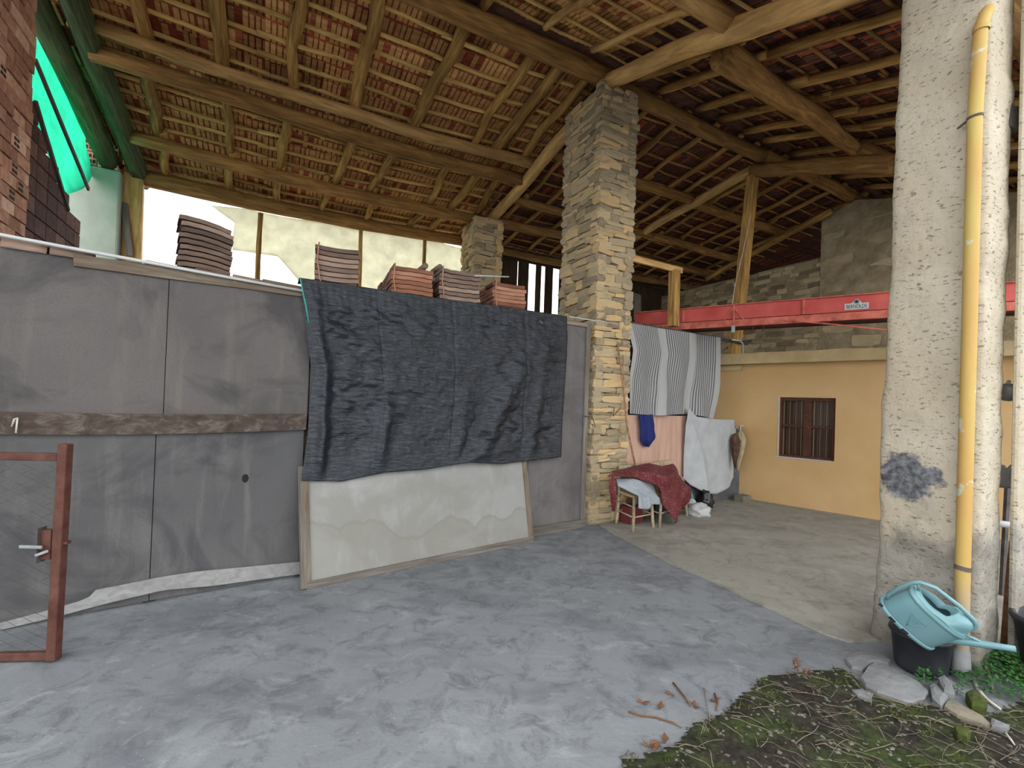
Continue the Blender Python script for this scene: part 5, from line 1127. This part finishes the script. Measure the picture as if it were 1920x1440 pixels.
# moulded triangle with its litre figure on the near side
def side(x, z): return Vector((x, -ry*0.995*max(0.2, (1-abs(x/rx)**2.6))**(1/2.6)-0.003, z))
tri = [(-0.075, 0.135), (0.045, 0.185), (0.025, 0.065)]; tri = [(-0.045, 0.165), (0.055, 0.165), (0.005, 0.08)]
rot = math.radians(40)
cx_, cz_ = -0.055, 0.115
tri = [(cx_+0.06*math.cos(a), cz_+0.06*math.sin(a)) for a in (math.radians(220-40+90), math.radians(340-40+90), math.radians(100-40+90))]
for k in range(3):
    a, b = tri[k], tri[(k+1) % 3]; cbuild(MB().tube([side(lerp(a[0], b[0], u), lerp(a[1], b[1], u)) for u in (0, .33, .66, 1)], 0.0022, 5), 'emblem_edge', 'plastic_teal', can_body)
tm = text_mesh('12', 0.042); tm.materials.clear(); tm.materials.append(M['plastic_teal'])
instance('litre_figure', tm, CMx @ Matrix.Translation(side(cx_, cz_-0.004) + Vector((0, -0.001, 0))) @ Matrix.Rotation(math.pi/2, 4, 'X'), can_body)

# ================================================================ SOIL, STONES, LITTER
spx = [(1150, 1445), (1165, 1418), (1215, 1408), (1262, 1392), (1300, 1352), (1350, 1338), (1388, 1298), (1425, 1268), (1470, 1262), (1520, 1258), (1580, 1252), (1612, 1278), (1640, 1300), (1700, 1318), (1750, 1320), (1800, 1345), (1860, 1335), (1925, 1300)]
bd = [G(x, y) for x, y in spx]; polyS = [Vector((0.42, 1.2, 0))] + bd + [Vector((3.6, 3.05, 0)), Vector((7, 2.6, 0)), Vector((7, -1, 0)), Vector((0.2, -1, 0))]
def inside(x, y, P):
    c = False
    for a, b in zip(P, P[1:]+P[:1]):
        if (a.y > y) != (b.y > y) and x < (b.x-a.x)*(y-a.y)/(b.y-a.y)+a.x: c = not c
    return c
def segdist(x, y, P):
    d = 9
    for a, b in zip(P[:-1], P[1:]):
        vx, vy = b.x-a.x, b.y-a.y; t = max(0, min(1, ((x-a.x)*vx+(y-a.y)*vy)/(vx*vx+vy*vy))); d = min(d, math.hypot(a.x+vx*t-x, a.y+vy*t-y))
    return d
def soil_h(x, y):
    P = Vector((x, y, 0)); d = segdist(x, y, polyS[:len(bd)+1]); k = min(1, d/0.06)
    return k*(0.016+0.022*nz(P, 2.0, 3)+0.014*nz(P, 7, 1)+0.010*nz(P, 19, 2))
stp = 0.035; xs_ = [0.1+stp*i for i in range(int(4.2/stp))]; ys_ = [0.9+stp*j for j in range(int(2.4/stp))]; m = MB(); idx = {}
for j, y in enumerate(ys_):
    for i, x in enumerate(xs_):
        jx = x+0.012*nz(Vector((x, y, 0)), 14, 5); jy = y+0.012*nz(Vector((x, y, 0)), 14, 8)
        if inside(jx, jy, polyS): idx[i, j] = len(m.v); m.v.append((jx, jy, max(0.004, soil_h(jx, jy))))
for (i, j), a in idx.items():
    b, c, d = idx.get((i+1, j)), idx.get((i+1, j+1)), idx.get((i, j+1))
    if None not in (b, c, d): m.f.append((a, b, c, d)); m.m.append(0)
tag(m.build('soil_bed', M['soil'], smooth=True, normals=False), 'patch of dark mossy soil and gravel at the edge of the concrete', 'soil', kind='stuff')
def on_soil():
    for _ in range(60):
        x, y = rnd.uniform(0.5, 3.9), rnd.uniform(1.3, 3.0)
        if inside(x, y, polyS): return x, y
    return 1.9, 2.2
# pebbles, twigs and moss tufts: past counting
m = MB()
for k in range(1500):
    x, y = on_soil(); r = rnd.uniform(0.004, 0.014); z = max(0.004, soil_h(x, y))
    a = rnd.uniform(0, 6.3); sx, sy, sz_ = r*rnd.uniform(.8, 1.6), r, r*0.6; Mx = Matrix.Translation((x, y, z)) @ Matrix.Rotation(a, 4, 'Z')
    m.add([Mx @ Vector(v) for v in ((sx, 0, 0), (0, sy, 0), (-sx, 0, 0), (0, -sy, 0), (sx*.2, 0, sz_), (0, 0, -sz_))], [(0, 1, 4), (1, 2, 4), (2, 3, 4), (3, 0, 4), (1, 0, 5), (2, 1, 5), (3, 2, 5), (0, 3, 5)])
tag(m.build('gravel', M['pebble'], normals=False), 'loose gravel scattered over the dark soil', 'gravel', kind='stuff')
m = MB()
for k in range(800):
    x, y = on_soil(); L = rnd.uniform(0.06, 0.3); a = rnd.gauss(-0.5, 0.7); z = max(0.006, soil_h(x, y)); n = 5; c = rnd.uniform(-1.2, 1.2); pts = []
    px_, py_ = x, y
    for i in range(n):
        pts.append(Vector((px_, py_, max(0.006, soil_h(px_, py_))+0.008+0.02*math.sin(math.pi*i/(n-1))*rnd.random()))); px_ += L/n*math.cos(a); py_ += L/n*math.sin(a); a += c/n
    m.tube(pts, rnd.uniform(0.0009, 0.0022), 3, cap=False)
tag(m.build('twig_litter', M['twig']), 'tangle of fine dry twigs and straw over the mossy soil', 'twigs', kind='stuff')
m = MB()
for k in range(150):
    x, y = on_soil()
    if nz(Vector((x, y, 0)), 2.6, 2) < -0.02: continue
    for q in range(16):
        a = rnd.uniform(0, 6.3); rr = rnd.uniform(0, 0.06); bx, by = x+rr*math.cos(a), y+rr*math.sin(a)
        if not inside(bx, by, polyS): continue
        z = max(0.004, soil_h(bx, by)); h = rnd.uniform(0.008, 0.03); t = rnd.uniform(0, 6.3); w_ = rnd.uniform(0.003, 0.008)
        m.add([(bx-w_*math.cos(t), by-w_*math.sin(t), z), (bx+w_*math.cos(t), by+w_*math.sin(t), z), (bx+rnd.uniform(-.012, .012), by+rnd.uniform(-.012, .012), z+h)], [(0, 1, 2)])
tag(m.build('moss_tufts', M['moss'], normals=False), 'bright green moss and grass tufts in the dark soil', 'moss', kind='stuff')
# flat stones at the pillar foot (outlines set on the ground)
def C6(pts): return [(1560+x/5.333, 1180+y/5.333) for x, y in pts]
def slab(pts, z0, h, mat, label):
    P = [G(x, y, z0+h) for x, y in C6(pts)]; c = sum(P, Vector())/len(P); fine = []
    for a, b in zip(P, P[1:]+P[:1]):
        for u in (0, .5): q = a.lerp(b, u); fine.append(q + (q-c).normalized()*0.012*nz(q, 30))
    m = MB(); n = len(fine); r0 = [Vector((p.x, p.y, z0-0.02)) for p in fine]; r1 = [Vector((p.x, p.y, z0+h-0.012)) for p in fine]; r2 = [Vector((lerp(p.x, c.x, .04), lerp(p.y, c.y, .04), z0+h)) for p in fine]
    r3 = [Vector((lerp(p.x, c.x, .5), lerp(p.y, c.y, .5), z0+h+0.006+0.006*nz(p, 9))) for p in fine]
    m.grid([r+[r[0]] for r in (r0, r1, r2, r3)]); b = len(m.v)-(n+1); m.f.append(tuple(range(b, b+n))); m.m.append(0)
    return tag(m.build('flat_stone', M[mat], smooth=False), label, 'stone')
slab([(350, 350), (430, 320), (520, 340), (640, 400), (760, 460), (880, 520), (960, 610), (930, 680), (800, 720), (620, 660), (450, 610), (330, 550), (290, 470)], 0.01, 0.03, 'stone_slab', 'large flat grey stone in front of the black bucket')
slab([(130, 290), (200, 230), (330, 210), (470, 230), (600, 300), (560, 330), (400, 330), (350, 370), (300, 400), (200, 370)], 0.005, 0.022, 'stone_slab', 'flat grey stone set against the cream pillar, left of the bucket')
slab([(1060, 480), (1120, 450), (1200, 540), (1230, 630), (1120, 610)], 0.01, 0.05, 'stone_slab', 'upright pale stone wedge between the bucket and the downpipe')
slab([(975, 560), (1020, 530), (1110, 600), (1170, 660), (1090, 770), (1000, 690)], 0.008, 0.03, 'stone_slab', 'pointed grey stone right of the large flat stone')
slab([(1110, 760), (1190, 690), (1500, 860), (1620, 960), (1540, 960), (1250, 850)], 0.006, 0.028, 'stone_brown', 'long flat brownish stone in front of the downpipe foot')
slab([(1320, 620), (1420, 600), (1560, 700), (1540, 760), (1400, 740)], 0.005, 0.05, 'moss', 'mossy block beside the downpipe foot')
slab([(190, 600), (300, 590), (410, 640), (390, 700), (250, 660)], 0.008, 0.02, 'stone_slab', 'small pale stone chip in the soil before the large flat stone')
slab([(1230, 960), (1320, 950), (1390, 1030), (1350, 1080), (1250, 1030)], 0.01, 0.05, 'moss', 'yellow-green mossy stone lump lying among the dry twigs')
slab([(1575, 920), (1610, 885), (1790, 960), (1770, 1000), (1600, 960)], 0.012, 0.03, 'stone_slab', 'broken grey tile shard lying near the right plants')
# plants
def leaf(m, P, L, W, az, tilt):
    d = Vector((math.cos(az)*math.cos(tilt), math.sin(az)*math.cos(tilt), math.sin(tilt))); sd = Vector((-math.sin(az), math.cos(az), 0)); up = d.cross(sd)
    m.add([P, P+d*L*.4+sd*W-up*W*.25, P+d*L, P+d*L*.4-sd*W-up*W*.25], [(0, 1, 2), (0, 2, 3)])
m = MB(); cpl = atY(1895, 1275, 2.85); cpl.z = 0
for k in range(2600):
    a = rnd.uniform(0, 6.3); r = 0.42*math.sqrt(rnd.random()); x, y = cpl.x+0.1+r*math.cos(a)*1.1, cpl.y+r*math.sin(a)*0.75; h = 0.15*(1-(r/0.43)**2)*rnd.uniform(0.6, 1.05)+0.015
    leaf(m, Vector((x, y, h)), rnd.uniform(0.018, 0.034), rnd.uniform(0.007, 0.012), rnd.uniform(0, 6.3), rnd.uniform(-.3, .6))
pl_ = empty('leafy_plant', cpl, 'dense low green leafy plant growing right of the downpipe foot', 'plant'); tag(m.build('foliage', M['leaf_green'], pl_, normals=False), kind='stuff')
m = MB()
for k in range(40):
    a = k*2.4; r = 0.33*((k*0.618) % 1); P = cpl+Vector((0.1+r*math.cos(a), r*.7*math.sin(a), 0)); m.tube([P, P+Vector((0.01, 0.0, 0.09))], 0.002, 3)
tag(m.build('stems', M['moss'], pl_), kind='stuff')
def weed(x, y, n, L, H, mat, label, cat='plant', name='weed'):
    P0 = G(x, y); root = empty(name, P0, label, cat); m = MB()
    for k in range(n):
        az = k*2.39; h = H*rnd.uniform(.3, 1); B = P0+Vector((math.cos(az)*L*.8*rnd.random(), math.sin(az)*L*.5*rnd.random(), h)); leaf(m, B, L*rnd.uniform(.6, 1.1), L*.3, az+rnd.uniform(-.5, .5), rnd.uniform(-.2, .7))
    tag(m.build('foliage', M[mat], root, normals=False), kind='stuff'); st_ = MB().tube([P0, P0+ZV*H*0.8], 0.003, 4); st_.build('stem', M['twig'], root)
weed(1732, 1288, 34, 0.035, 0.10, 'leaf_green', 'small green weed sprouting in front of the black bucket')
weed(1752, 1278, 22, 0.035, 0.09, 'leaf_green', 'small green weed sprouting between the bucket and the stone wedge')
weed(1795, 1302, 16, 0.03, 0.06, 'leaf_green', 'tiny weed growing at the downpipe foot')
weed(1492, 1266, 60, 0.02, 0.10, 'leaf_dry', 'dried reddish-brown weed at the corner of the soil patch', 'plant', 'dry_weed')
weed(1512, 1272, 40, 0.02, 0.05, 'leaf_dry', 'low dried brown weed beside the reddish weed', 'plant', 'dry_weed')
weed(1228, 1412, 30, 0.02, 0.05, 'leaf_dry', 'dried brown weed at the tip of the soil patch', 'plant', 'dry_weed')
def stick(pts, r, label, mat='twig', z=0.008, lift=None):
    P = [G(x, y, z) for x, y in pts]
    for i, p in enumerate(P): p.z = max(z, soil_h(p.x, p.y)+r if inside(p.x, p.y, polyS) else z)
    if lift:
        for p, h in zip(P, lift): p.z += h
    return tag(MB().tube(P, [r]*(len(P)-1)+[r*.6], 6).build('twig', M[mat], smooth=True), label, 'twig')
stick([(1178, 1334), (1200, 1341), (1230, 1345), (1262, 1355), (1278, 1365)], 0.004, 'dry brown leafy twig lying on the bare concrete', 'leaf_dry')
stick([(1262, 1280), (1285, 1308), (1296, 1325)], 0.005, 'short brown twig on the concrete beside the tall straw', 'leaf_dry')
stick([(1332, 1347), (1360, 1365), (1393, 1387)], 0.003, 'pale straight straw lying across the edge of the soil')
stick([(1320, 1290), (1326, 1320), (1331, 1348), (1328, 1378)], 0.0025, 'long bent straw at the edge of the soil patch')
stick([(1340, 1300), (1346, 1318), (1343, 1332)], 0.005, 'curled brown leaf stalk on the concrete near the soil edge', 'leaf_dry')
stick([(1822, 1262), (1832, 1290), (1850, 1312), (1876, 1332)], 0.010, 'pale curved branch lying below the leafy plant', 'cord_pale')
stick([(1838, 1222), (1848, 1255), (1862, 1293)], 0.010, 'straight grey stick stuck beside the downpipe foot', 'twig', 0.01, (0.10, 0.05, 0.0))
stick([(1700, 1345), (1740, 1352), (1790, 1375), (1850, 1385)], 0.004, 'long thin arched twig over the moss in front of the flat stones')
stick([(1640, 1305), (1690, 1322), (1730, 1333)], 0.004, 'thin twig lying along the large flat stone')
stick([(1885, 1380), (1895, 1395), (1902, 1405)], 0.006, 'short pale curved twig near the right plants', 'cord_pale')
for k, (x, y) in enumerate(((1203, 1318), (1240, 1328), (1262, 1302), (1340, 1310), (1300, 1322), (1215, 1400), (1250, 1390))):
    P = G(x, y, 0.006); m = MB(); leaf(m, P, 0.05, 0.016, k*1.3, 0.25); leaf(m, P, 0.035, 0.012, k*1.3+2, 0.4)
    tag(m.build('dry_leaf', M['leaf_dry'], normals=False), 'curled dry brown leaf on the concrete by the soil edge', 'leaf', 'dry leaves on the concrete')
